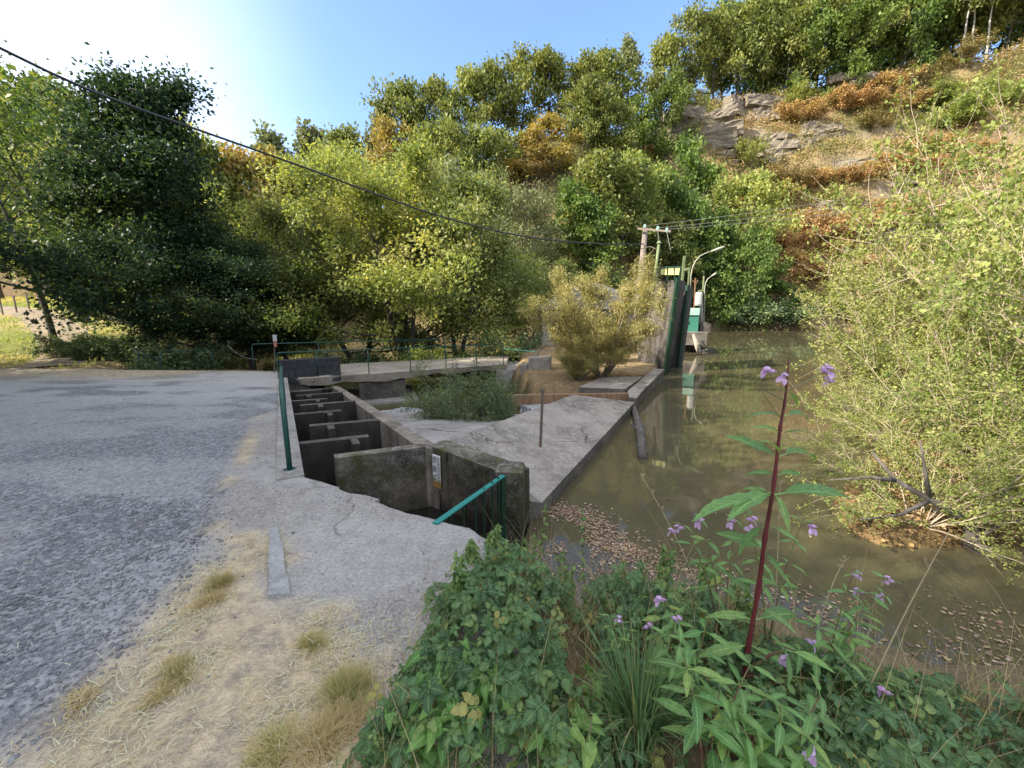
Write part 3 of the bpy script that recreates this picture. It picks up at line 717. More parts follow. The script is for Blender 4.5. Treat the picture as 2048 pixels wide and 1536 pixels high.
# ------------------------------------------------------------------ trash rack across the inlet
r0, r1 = np.array([-.56, 3.0, .005]), np.array([-.09, 3.95, -.035])
rk = empty('trash_rack', tuple((r0 + r1) / 2 - np.array([0, 0, .9])), 'green barred trash rack with a bright top rail crossing the ladder inlet', 'rack')
mb = MB(); mb.bar(tuple(r0 - (r1 - r0) * .08), tuple(r1), .05, .012); child(mb, 'top_rail', paint('bright_green_rail', (.015, .20, .17), rust=.08), rk)
for f in (.12, .3, .48, .63, .78, .9):
    q = r0 + (r1 - r0) * f; mb = MB(); mb.box((q[0], q[1], -.62), (.012, .03, 1.22), rz=.45); child(mb, 'bar', m_dkgreen, rk)
mb = MB(); q = r1; mb.box((q[0], q[1], -.66), (.05, .05, 1.22), rz=.45); child(mb, 'post', m_dkgreen, rk)

# ------------------------------------------------------------------ handrail beside the ladder
hp = []
for s, h in ((.25, -.02), (.25, .55), (.28, .74), (.36, .82), (.55, .835), (2.0, .80), (3.6, .78), (4.6, .77), (4.85, .7), (4.9, .5), (4.9, -.05)):
    q = A0 + AX * s + NX * (-.12); hp.append((q[0], q[1], float(zg(q[1])) + h))
hr = empty('handrail', hp[0], 'old green tubular handrail with a rusty bend on the ladder wall beside the road', 'handrail')
mb = MB(); mb.tube(hp, .026, 10); child(mb, 'tube', m_greenh, hr, smooth=True)
mb = MB(); q = hp[0]; mb.tube([(q[0], q[1], q[2] + .02), (q[0], q[1], q[2] + .045)], .06, 10); child(mb, 'base_flange', m_greenh, hr)
for s in (2.6,):
    q = A0 + AX * s + NX * (-.12); mb = MB(); z = float(zg(q[1])); mb.tube([(q[0], q[1], z), (q[0], q[1], z + .79)], .022, 8); child(mb, 'post', m_greenh, hr, smooth=True)

# ------------------------------------------------------------------ bridge
F0, F1 = np.array([-7.38, 12.78]), np.array([-.2, 16.15]); B0, B1 = np.array([-7.9, 15.75]), np.array([-.15, 18.7])
br = empty('foot_bridge', (-3.8, 15.5, -1.7), 'concrete bridge deck with crumbling front edge on a dark pier over the river', 'bridge')
n = 40
mb = MB(); mb.maxlen = .22
tsx = np.linspace(0, 1, n + 1)
fr = F0 + (F1 - F0) * tsx[:, None]; bk_ = B0 + (B1 - B0) * tsx[:, None]
dn = unit(np.array([(F1 - F0)[1], -(F1 - F0)[0]])[None])[0]
fr = fr + dn * ((fbm(tsx * 22, tsx * 0, 51) - .5) * .22)[:, None]
zd = -.545 + .05 * tsx
V = []
for k in range(n + 1):
    th = .2 + .18 * vn(tsx[k] * 17, 0, 52)
    V += [(fr[k][0] - dn[0] * .08, fr[k][1] - dn[1] * .08, zd[k]), (fr[k][0], fr[k][1], zd[k] - .05), (fr[k][0] - dn[0] * .1 * vn(k, 3, 2), fr[k][1] - dn[1] * .1, zd[k] - th), (bk_[k][0], bk_[k][1], zd[k] - .3), (bk_[k][0], bk_[k][1], zd[k])]
fs = []
for k in range(n):
    for j in range(5): fs.append((k * 5 + j, (k + 1) * 5 + j, (k + 1) * 5 + (j + 1) % 5, k * 5 + (j + 1) % 5))
fs += [(4, 3, 2, 1, 0), tuple(n * 5 + j for j in range(5))]
mb.add(V, fs)
m_deck = concrete('deck_concrete', (.36, .31, .25), (.24, .20, .16), (.47, .43, .37), pebble=.35)
child(mb, 'deck', m_deck, br, sub=3, rough=.03)
mb = MB(); mb.prism([(-5.3, 13.95, -2.4), (-3.85, 14.6, -2.4), (-4.6, 16.9, -2.4), (-6.0, 16.3, -2.4)], [(-5.3, 13.95, -.9), (-3.85, 14.6, -.9), (-4.6, 16.9, -.9), (-6.0, 16.3, -.9)])
child(mb, 'pier', m_pier, br, bevel=.02)
mb = MB(); mb.prism([(-5.75, 13.3, -2.4), (-3.3, 14.2, -2.4), (-4.3, 17.2, -2.4), (-6.6, 16.4, -2.4)], [(-5.75, 13.3, -1.52), (-3.3, 14.2, -1.52), (-4.3, 17.2, -1.52), (-6.6, 16.4, -1.52)])
child(mb, 'pier_footing', m_conc, br, bevel=.03)
mb = MB(); mb.prism([(-8.2, 13.1, -2.4), (-7.2, 12.9, -2.4), (-6.4, 13.4, -2.4), (-7.2, 15.9, -2.4), (-8.2, 15.6, -2.4)], [(-8.2, 13.1, -.75), (-7.2, 12.9, -.75), (-6.7, 13.3, -.75), (-7.4, 15.7, -.75), (-8.2, 15.6, -.75)])
child(mb, 'abutment', m_pier, br)
mb = MB(); mb.prism([(-.9, 15.9, -2.4), (.6, 16.0, -2.4), (.6, 19, -2.4), (-.7, 18.5, -2.4)], [(-.6, 16.05, -.76), (.6, 16.2, -.76), (.6, 19, -.76), (-.5, 18.5, -.76)])
mb.maxlen = .25
child(mb, 'abutment', m_conc, br, sub=3, rough=.12)
e = unit((F1 - F0)[None])[0]
def FP(s, o, z): q = F0 + e * s - dn * o; return (q[0], q[1], z)
mb = MB(); mb.prism([FP(.02, .03, -.75), FP(1.83, .03, -.75), FP(1.83, .4, -.75), FP(.02, .4, -.75)], [FP(.02, .03, .01), FP(1.83, .03, .03), FP(1.83, .4, .03), FP(.02, .4, .01)])
o = child(mb, 'parapet_block', m_par, br, bevel=.02); o['label'] = 'dark stained parapet block'
# bridge railings
def line_at_px(px, f0, f1):
    u_ = (px - 1024) / FPX
    for _ in range(1):
        pass
    lo = 0.0; hi = 1.05
    def fpx(t):
        q = f0 + (f1 - f0) * t; zc = q[1] * CP + (EYE + .5) * SP; return 1024 + FPX * q[0] / zc
    for _ in range(40):
        md = (lo + hi) / 2
        if fpx(md) < px: lo = md
        else: hi = md
    return lo
def railing(name, label, posts, top, f0, f1, m, z0, hgt, off, r=.016, curl=True):
    rt = empty(name, (f0[0], f0[1], z0), label, 'railing', 'green railings around the weir and bridge')
    pts = []
    for k, t in enumerate(posts):
        q = f0 + (f1 - f0) * t - dn * off; mb = MB(); mb.tube([(q[0], q[1], z0 - .05), (q[0], q[1], z0 + hgt - (.06 if (k == 0 and curl) else 0))], r, 7); child(mb, 'post', m, rt, smooth=True); pts.append(q)
    a, b2 = pts[0], pts[-1]; d = unit((b2 - a)[None])[0]
    tp_ = [(a[0], a[1], z0 + hgt - .08)] if curl else []
    tp_ += [(a[0] + d[0] * .03, a[1] + d[1] * .03, z0 + hgt - .02), (a[0] + d[0] * .1, a[1] + d[1] * .1, z0 + hgt), (b2[0], b2[1], z0 + hgt)]
    mb = MB(); mb.tube(tp_, r * 1.15, 7); child(mb, 'top_rail', m, rt, smooth=True)
    return rt
pp = [line_at_px(x, F0, F1) for x in (557, 636, 738, 821, 892, 953, 1007)]
railing('bridge_railing', 'thin green railing with seven posts along the crumbling front edge of the bridge', pp, None, F0, F1, m_greenh, -.53, .80, .0)
railing('bridge_railing', 'thin green railing along the far side of the bridge, its end curling down', [-.22, .05, .25, .45, .65, .85, 1.0], None, B0, B1, m_greenh, -.53, .86, .15)
b0 = Q(1008, 697, 16.2); b1 = Q(1076, 704, 15.2)
rt = empty('end_railing', (b1[0], b1[1], -.5), 'short pale green rail running from the bridge railing to a concrete stub', 'railing', 'green railings around the weir and bridge')
mb = MB(); mb.tube([tuple(b0), tuple(b1)], .02, 7); child(mb, 'rail', paint('pale_green_rail', (.08, .3, .2), rust=.1), rt)  # rail painted a lighter green than its post
mb = MB(); mb.tube([(b1[0], b1[1], b1[2]), (b1[0], b1[1], -.6)], .016, 7); child(mb, 'post', m_greenh, rt)
mb = MB(); mb.prism([(.55, 14.6, -.8), (1.35, 14.5, -.8), (1.45, 14.95, -.8), (.6, 15.05, -.8)], [(.6, 14.6, -.12), (1.35, 14.5, -.05), (1.45, 14.95, -.05), (.65, 15.05, -.12)])
mb.prism([(.3, 14.65, -.8), (.548, 14.62, -.8), (.598, 15.03, -.8), (.35, 15.06, -.8)], [(.3, 14.65, -.38), (.55, 14.62, -.36), (.6, 15.03, -.36), (.35, 15.06, -.38)])
mb.maxlen = .2
tag(mb.build('concrete_stub', m_conc, sub=2, rough=.03), 'stepped concrete stub on the dry bank at the end of the bridge', 'block')
# green railings at the river brow beyond the road
def gen_rail(name, label, paths, m=m_green, r=.018):
    rt = empty(name, paths[0][1][0], label, 'railing', 'green railings around the weir and bridge')
    for nm, pts in paths:
        mb = MB(); mb.tube(pts, r, 7); child(mb, nm, m, rt, smooth=True)
zb_ = -.62
def up(px, py, Y): return tuple(Q(px, py, Y))
gen_rail('bent_railing', 'bent green railing with a kinked sagging rail below the dark riverside trees', [
    ('post', [up(277, 738, 14.9), up(277, 707, 14.9)]),
    ('rail', [up(262, 692, 16.0), up(270, 700, 15.4), up(277, 706, 14.9), up(290, 710, 14.9), up(307, 713, 14.8), up(315, 718, 14.8), up(318, 742, 14.7)])])
gen_rail('bent_railing', 'straight green railing with a curled end above the river brow, just before the bridge', [
    ('post', [up(322, 745, 15.0), up(322, 703, 15.0)]),
    ('rail', [up(322, 703, 15.0), up(370, 701, 15.1), up(414, 700, 15.2), up(421, 703, 15.2), up(424, 712, 15.2), up(425, 745, 15.2)])])
# rope sagging from the bridge railing
mb = MB(); mb.tube([up(456, 691, 16.2), up(468, 703, 16.2), up(482, 712, 16.3), up(497, 717, 16.4), up(515, 719, 16.6)], .014, 6)
tag(mb.build('slack_rope', m_wire, smooth=True), 'pale rope hanging slack from the bridge railing over the river', 'rope')
# sign on a post beyond the railing
sg = empty('warning_sign', up(549, 742, 13.6), 'small white and red warning sign on a thin post at the bridge end', 'sign')
mb = MB(); mb.tube([up(549, 745, 13.6), up(549, 670, 13.6)], .018, 7); child(mb, 'post', m_steel, sg)
q = Q(549.5, 676, 13.57); mb = MB(); mb.box(tuple(q), (.13, .012, .21)); pl_ = child(mb, 'sign_plate', m_white, sg)
for k in range(4):
    mb = MB(); mb.box((q[0], q[1] - .0085, q[2] + .065 - k * .042), (.09 - .02 * (k % 2), .003, .014)); oo = mb.build('lettering', m_black, pl_); oo.matrix_parent_inverse = pl_.matrix_parent_inverse.copy()
q = Q(550.5, 688, 13.57); mb = MB(); mb.box(tuple(q), (.10, .012, .17)); child(mb, 'sign_plate', m_red, sg)['label'] = 'faded red plate'
# kerb stone in the verge
k0 = [onpath(541, 1064), onpath(556, 1062), onpath(583, 1196), onpath(536, 1200)]
mb = MB(); mb.maxlen = .05
mb.prism([(p_[0], p_[1], -.1) for p_ in k0][::-1], [(p_[0], p_[1], .035) for p_ in k0][::-1])
m_kerb = concrete('kerb_stone', (.34, .34, .33), (.22, .215, .2), (.48, .48, .46), pebble=.3)
tag(mb.build('kerb_stone', m_kerb, sub=4, rough=.03), 'worn flat kerb stone sunk in the dry verge beside the path', 'kerb stone')
# ------------------------------------------------------------------ gate wall with its rails, header and platform
def pr(pts_front, dvec):
    mb = MB(); k = len(pts_front); bk = [(p[0] + dvec[0], p[1] + dvec[1], p[2]) for p in pts_front]
    fs = [tuple(range(k)), tuple(range(2 * k - 1, k - 1, -1))] + [(i, (i + 1) % k, k + (i + 1) % k, k + i) for i in range(k)]
    return mb.add(list(pts_front) + bk, fs)
gw = empty('gate_wall', tuple(Q(1300, 748, 15.8)), 'tall leaning concrete gate wall with dark green guide rails standing in the pond edge', 'wall')
fw = [up(1272, 762, 16.6), up(1326, 762, 15.3), up(1359, 560, 15.4), up(1312, 562, 15.95), up(1300, 610, 16.15), up(1278, 690, 16.55)]
mb = pr(fw, (.55, .75)); mb.maxlen = .35; child(mb, 'buttress', m_gate, gw, sub=3, rough=.03)
mb = pr([up(1338, 765, 16.9), up(1351, 765, 16.6), up(1377, 574, 16.7), up(1360, 574, 17.0)], (.5, .7)); child(mb, 'pier', m_pier, gw)
for a, b2 in ((up(1328, 762, 15.24), up(1356, 556, 15.3)), (up(1353, 762, 16.5), up(1376, 570, 16.6))):
    mb = MB(); mb.bar(a, b2, .12, .14); child(mb, 'guide_rail', m_dkgreen, gw)
hd = empty('gate_header', up(1340, 560, 15.5), 'pale yellow panel in a dark frame on top of the gate wall', 'panel')
mb = MB(); q0 = Q(1322, 543, 15.7); q1 = Q(1359, 543, 15.4); mb.bar(tuple(q0), tuple(q1), .05, .24); child(mb, 'panel', m_yel, hd)
mb = MB(); mb.bar(up(1317, 535, 15.72), up(1363, 534, 15.38), .07, .06); child(mb, 'top_bar', m_dkgreen, hd)
for x in (1318, 1335, 1349, 1361):
    Yq = 15.7 - (x - 1318) / 43 * .33
    mb = MB(); mb.bar(up(x, 536, Yq), up(x - (4 if x in (1318, 1361) else 0), 566, Yq), .06 if x in (1318, 1361) else .025, .05); child(mb, 'post', m_dkgreen, hd)
hs = empty('hoist_post', up(1368, 575, 16.9), 'pale green hoist post with a small bracket above the second pier', 'post')
mb = MB(); mb.bar(up(1369, 512, 16.8), up(1363, 576, 16.8), .08, .08); child(mb, 'post', m_greenl, hs)
mb = MB(); mb.bar(up(1367, 540, 16.75), up(1381, 536, 16.7), .05, .1); mb.bar(up(1379, 534, 16.7), up(1376, 576, 16.7), .05, .05); child(mb, 'bracket', m_greenl, hs)
gp_ = empty('conductor_post', up(1303, 606, 15.6), 'slender pale green leaning pole carrying a wire beside the gate wall', 'pole')
mb = MB(); mb.tube([up(1303, 606, 15.6), up(1318, 487, 15.5)], .055, 8); child(mb, 'pole', m_greenl, gp_, smooth=True)
mb = MB(); mb.tube([up(1318, 487, 15.5), up(1318.5, 482, 15.5)], [.1, .05], 8); child(mb, 'cap', m_greenl, gp_)
pf = empty('maintenance_platform', up(1292, 606, 16.4), 'small grey caged platform hanging beside the pale green pole', 'platform')
mb = pr([up(1284, 606, 16.5), up(1302, 606, 16.2), up(1302, 588, 16.2), up(1284, 586, 16.5)], (.4, .6)); child(mb, 'box', m_gate, pf)
for x in (1283, 1293, 1303):
    mb = MB(); mb.bar(up(x, 606, 16.2), up(x + 1, 562, 16.2), .035, .035); child(mb, 'post', m_greenl, pf)
mb = MB(); mb.bar(up(1284, 563, 16.2), up(1304, 562, 16.2), .03, .03); child(mb, 'rail', m_greenl, pf)

# ------------------------------------------------------------------ utility pole, wires, cable, lamps
pb = Q(1277.5, 590, 20); ptp = Q(1291.5, 456, 20)
up_ = empty('utility_pole', (pb[0], pb[1], -.5), 'grey wooden utility pole with insulators rising behind the willow', 'pole')
mb = MB(); mb.tube([(pb[0] - .1, pb[1], -.6), tuple(pb), tuple(ptp)], [.16, .15, .12], 9); child(mb, 'pole', m_wood, up_, smooth=True)
mb = MB(); mb.bar(up(1276, 457, 19.9), up(1342, 463, 18.6), .07, .08); child(mb, 'crossarm', m_steel, up_)
m_glass = paint('insulator_glass', (.25, .38, .34), rust=0, rough=.2)
ins = []
for x, y, Y in ((1290, 452, 19.6), (1316, 456, 19.1), (1334, 459, 18.75)):
    q = Q(x, y, Y); mb = MB(); mb.tube([(q[0], q[1], q[2] - .12), (q[0], q[1], q[2] - .05), (q[0], q[1], q[2] + .03), (q[0], q[1], q[2] + .08)], [.04, .075, .06, .02], 8); child(mb, 'insulator', m_glass, up_); ins.append(q)
mb = MB(); mb.tube([up(1281, 498, 19.8), up(1300, 493, 19.6), up(1312, 498, 19.4)], .02, 6); mb.tube([up(1286, 520, 19.8), up(1308, 500, 19.4)], .02, 6); child(mb, 'bracket', m_steel, up_)
def sagline(a, b2, sag, n=16):
    a = np.array(a); b2 = np.array(b2); t = np.linspace(0, 1, n)[:, None]; p = a + (b2 - a) * t; p[:, 2] -= (4 * sag * t * (1 - t))[:, 0]; return [tuple(q) for q in p]
for k, (q, e_) in enumerate(zip(ins, ((2140, 312, 30), (2140, 334, 29), (2140, 352, 28)))):
    mb = MB(); mb.tube(sagline(q, Q(*e_), .35), .011, 5)
    tag(mb.build('overhead_wire', m_wire), ['upper thin wire from the pole top across the cliff', 'middle thin wire from the pole crossarm across the hillside', 'lowest thin wire from the pole crossarm across the hillside'][k], 'wire', 'wires running from the utility pole')
for k, (x, y, Y) in enumerate(((1318, 484, 15.5), (1341, 500, 17))):
    mb = MB(); mb.tube([tuple(ins[1 + k] - np.array([0, 0, .1])), up(x, y, Y)], .01, 5)
    tag(mb.build('drop_wire', m_wire), ['short wire dropping from the crossarm to the pale green pole cap', 'short wire dropping from the crossarm end toward the hoist post'][k], 'wire')
cp_ = [(-140, 36, 7.0), (0, 96, 8.0), (100, 145, 8.5), (180, 181, 8.95), (300, 226, 9.7), (400, 261, 10.3), (520, 303, 11.1), (640, 346, 12), (740, 384, 12.9), (840, 420, 14), (920, 444, 15), (1000, 464, 16), (1075, 477, 17), (1150, 485, 18), (1215, 488, 19), (1287, 488, 19.85)]
mb = MB(); mb.tube([up(*q) for q in cp_], .026, 7)
tag(mb.build('overhead_cable', m_cable, smooth=True), 'thick black cable sagging across the sky to the utility pole', 'cable')
m_lamp = paint('lamp_grey_paint', (.36, .35, .27), rust=.1); m_lens = paint('lamp_lens', (.45, .44, .4), rust=0, rough=.25)
def lamp(label, pts, head, r, hw):
    q = pts[0]; rt = empty('street_lamp', tuple(q), label, 'street lamp', 'street lamps at the gate')
    mb = MB(); mb.tube([tuple(p_) for p_ in pts], r, 7); child(mb, 'arm', m_lamp, rt, smooth=True)
    a, b2 = np.array(head[0]), np.array(head[1]); d = b2 - a
    mb = MB(); mb.tube([tuple(a), tuple(a + d * .15), tuple(a + d * .5), tuple(a + d * .85), tuple(b2)], [r * 1.3, hw * .7, hw, hw * .8, hw * .25], 9); child(mb, 'lamp_head', m_lamp, rt, smooth=True)
    mb = MB(); c1 = a + d * .35 - np.array([0, 0, hw * .5]); c2 = a + d * .92 - np.array([0, 0, hw * .45]); mb.tube([tuple(c1), tuple((c1 + c2) / 2), tuple(c2)], [hw * .4, hw * .75, hw * .3], 8); child(mb, 'lens', m_lens, rt, smooth=True)
lamp('tall curved street lamp reaching over the pond from the gate pier', [Q(1381, 580, 17.2), Q(1382, 550, 17.2), Q(1385, 535, 17.2), Q(1391, 522, 17.2), Q(1400, 512, 17.2), Q(1412, 506, 17.2), Q(1424, 502, 17.2)], (Q(1422, 503, 17.2), Q(1450, 493, 17.2)), .02, .055)
lamp('small curved street lamp above the white box on the platform', [Q(1409, 664, 23.2), Q(1409, 580, 23.2), Q(1411, 566, 23.2), Q(1416, 557, 23.2), Q(1424, 552, 23.2)], (Q(1423, 552, 23.2), Q(1433, 546, 23.2)), .022, .055)
# ------------------------------------------------------------------ intake platform with green cabinet
ip = empty('intake_platform', tuple(Q(1392, 706, 22.6)), 'low concrete intake platform jutting into the pond behind the gate wall', 'platform')
mb = pr([up(1362, 690, 22.4), up(1413, 690, 21.8), up(1415, 665, 21.8), up(1362, 664, 22.4)], (.3, 3)); mb.maxlen = .4; child(mb, 'deck', m_slab, ip, sub=2, rough=.03)
mb = pr([up(1362, 712, 23.3), up(1402, 712, 22.7), up(1402, 689, 22.7), up(1362, 689, 23.3)], (.3, 2)); child(mb, 'support', m_pier, ip)
mb = pr([up(1399, 664, 22.6), up(1421, 666, 22.4), up(1422, 648, 22.4), up(1412, 644, 22.4), up(1401, 648, 22.6)], (.2, 1)); child(mb, 'block', m_pier, ip)
mb = pr([up(1405, 708, 22.2), up(1432, 708, 22.2), up(1430, 699, 22.2), up(1408, 697, 22.2)], (.2, 1)); child(mb, 'footing', m_pier, ip)
cb = empty('control_cabinet', up(1386, 664, 22.6), 'bright green metal control cabinet with a lidded top on the intake platform', 'cabinet')
mb = pr([up(1370, 664, 22.9), up(1396, 664, 22.4), up(1398, 632, 22.4), up(1371, 632, 22.9)], (.25, .5)); child(mb, 'body', m_cab, cb, bevel=.02)
mb = pr([up(1370, 630.5, 22.8), up(1399, 631, 22.3), up(1401, 616, 22.4), up(1374, 615, 22.9)], (.25, .55)); child(mb, 'lid', m_cab, cb, bevel=.02)
mb = MB(); mb.bar(up(1372, 645, 22.82), up(1378, 645, 22.7), .02, .12); child(mb, 'handle', m_dkgreen, cb)
wb = empty('meter_box', up(1399, 664, 23), 'rounded white meter box on a pale support above the green cabinet', 'box')
q = Q(1397, 598, 23); mb = MB(); mb.box(tuple(q), (.32, .3, .75)); child(mb, 'box', m_white, wb, bevel=.1)
q = Q(1403, 615, 23.1); mb = MB(); mb.bar(up(1404, 664, 23.1), up(1401, 590, 23.1), .16, .16); child(mb, 'support', m_conc, wb)
mb = MB(); mb.bar(up(1396, 581, 23.1), up(1408, 582, 23), .1, .06); child(mb, 'bracket', m_greenl, wb)
op = empty('marker_post', up(1385, 664, 23.1), 'thin rusty orange post with a forked top beside the white box', 'post')
mb = MB(); mb.tube([up(1386, 664, 23.1), up(1391, 556, 23.1)], .035, 7); mb.tube([up(1390, 572, 23.1), up(1396, 560, 23.1)], .025, 6); mb.tube([up(1389, 566, 23.1), up(1385, 560, 23.1)], .025, 6); child(mb, 'post', m_orange, op)
mb = MB(); mb.tube([up(1406, 582, 23.4), up(1408, 552, 23.4)], .05, 7)
tag(mb.build('pipe_stub', m_greenl), 'short dull green pipe standing behind the white meter box', 'pipe')
m_drift = bark('bleached_driftwood', (.2, .17, .13), (.4, .36, .3), 5)
mb = MB(); mb.tube([up(1386, 668, 21.7), up(1391, 682, 21.6), up(1396, 697, 21.5), up(1399, 709, 21.4)], [.05, .12, .14, .06], 8)
mb.tube([up(1394, 692, 21.5), up(1404, 684, 21.4), up(1401, 676, 21.4)], [.06, .04, .02], 6); mb.tube([up(1397, 703, 21.5), up(1415, 699, 21.2)], [.05, .02], 6); mb.tube([up(1402, 686, 21.4), up(1408, 692, 21.3)], [.04, .02], 6)
tag(mb.build('driftwood', m_drift, smooth=True), 'bleached forked driftwood branch caught against the intake platform', 'driftwood')
# ------------------------------------------------------------------ powerhouse
hx0, hx1, hy0, hy1, hz0, hz1 = 1.75, 8.3, 24, 30.5, -.7, 1.5
ph = empty('powerhouse', (5, 27, hz0), 'pale rendered powerhouse with a slate hipped roof half hidden by the willow', 'building')
m_rend = concrete('pale_render', (.42, .38, .31), (.3, .26, .21), (.52, .49, .43), pebble=.05, big=.8, streak=.3)
mb = MB(); mb.box(((hx0 + hx1) / 2, (hy0 + hy1) / 2, (hz0 + hz1) / 2), (hx1 - hx0, hy1 - hy0, hz1 - hz0)); child(mb, 'wall', m_rend, ph)
m_slate, nt, b = newmat('slate_roof')
br_ = nd(nt, 'ShaderNodeTexBrick', i_Scale=1.0, i_Color1=(.075, .07, .075, 1), i_Color2=(.13, .12, .12, 1), i_Mortar=(.03, .03, .03, 1)); br_.inputs['Brick Width'].default_value = .3; br_.inputs['Row Height'].default_value = .14; br_.inputs['Mortar Size'].default_value = .012
nt.links.new(pos(nt, (1, 1, 1)), br_.inputs['Vector']); nt.links.new(mixc(nt, ramp(nt, noise_(nt, 2, 6, .7), [(.4, g(0)), (.7, g(.4))]), br_.outputs['Color'], (.11, .10, .09)), b.inputs['Base Color']); b.inputs['Roughness'].default_value = .7
ev = .35; zr = 3.15
cs = [(hx0 - ev, hy0 - ev, hz1), (hx1 + ev, hy0 - ev, hz1), (hx1 + ev, hy1 + ev, hz1), (hx0 - ev, hy1 + ev, hz1), (4.6, 27.2, zr), (5.6, 27.2, zr)]
cs2 = [(x, y, z + .1) for x, y, z in cs]
mb = MB(); mb.add(cs2 + cs[:4], [(0, 1, 5, 4), (1, 2, 5), (2, 3, 4, 5), (3, 0, 4), (6, 7, 1, 0), (7, 8, 2, 1), (8, 9, 3, 2), (9, 6, 0, 3), (9, 8, 7, 6)]); child(mb, 'roof', m_slate, ph)
mb = MB(); mb.box((3.15, hy0 - .03, .35), (.62, .05, .9)); child(mb, 'shutter', m_cab, ph)
mb = MB(); mb.box((5.6, hy0 - .03, .3), (1, .05, 1.9)); child(mb, 'door', m_cab, ph)
mb = MB(); mb.tube([(hx0 - .06, hy0 - .08, hz1), (hx0 - .06, hy0 - .08, hz0)], .05, 8); child(mb, 'drainpipe', m_steel, ph)
for x, z, w_, h_ in ((2.5, .45, .26, .36), (2.3, -.02, .2, .2)):
    mb = MB(); mb.box((x, hy0 - .015, z), (w_, .025, h_)); sgp = child(mb, 'notice', m_white, ph)
# ------------------------------------------------------------------ meadow fence
fposts = []
for k, (x, yb, yt, Y) in enumerate(((-30, 617, 586, 26), (3, 617, 585, 27), (32, 617, 584, 28), (58, 616, 588, 29.5), (80, 615, 589, 31))):
    q = Q(x, yb, Y); z0 = float(terr(q[0], q[1])); fposts.append((q[0], q[1], z0))
fe = empty('wire_fence', fposts[0], 'thin wire stock fence with wooden posts along the sunlit meadow', 'fence')
for q in fposts:
    mb = MB(); mb.tube([(q[0], q[1], q[2] - .2), (q[0], q[1], q[2] + 1.15)], .05, 6); child(mb, 'post', m_wood, fe)
mb = MB()
for h_ in (.3, .55, .8, 1.05): mb.tube([(q[0], q[1], q[2] + h_) for q in fposts], .008, 4)
child(mb, 'wire', m_wire, fe)
# ------------------------------------------------------------------ trees
def arc(p0, d, L, k, rng, up=.25, wob=.12):
    """polyline of k+1 points from p0 in direction d, bending up"""
    pts = [np.array(p0, float)]; d = np.array(d, float) / np.linalg.norm(d)
    for i in range(k):
        d = d + np.array([0, 0, up / k]) + rng.normal(0, wob, 3); d /= np.linalg.norm(d); pts.append(pts[-1] + d * L / k)
    return np.array(pts)
def leaves_at(cent, rad, n, ls, rng, T, tint, droop=.0, flat=.7, tvar=.16, lsv=.35):
    """n leaves spread through clumps (cent (k,3), rad (k,), tint (k,))"""
    k = len(cent); pk = rad ** 2; c = rng.choice(k, n, p=pk / pk.sum())
    off = rng.normal(0, .5, (n, 3)); off[:, 2] *= flat
    p = cent[c] + off * rad[c][:, None]
    d = unit(rng.normal(0, 1, (n, 3)) + off * .8 + np.array([0, 0, -droop])); up_ = unit(rng.normal(0, .7, (n, 3)) + np.array([0, 0, 1.0]))
    V, F = scat(T, p, frames(d, up_), ls * (1 + rng.uniform(-lsv, lsv, n)))
    tn = np.clip(tint[c] + rng.normal(0, tvar, n), 0, 1)
    return V, F, np.repeat(tn, len(T[1]))
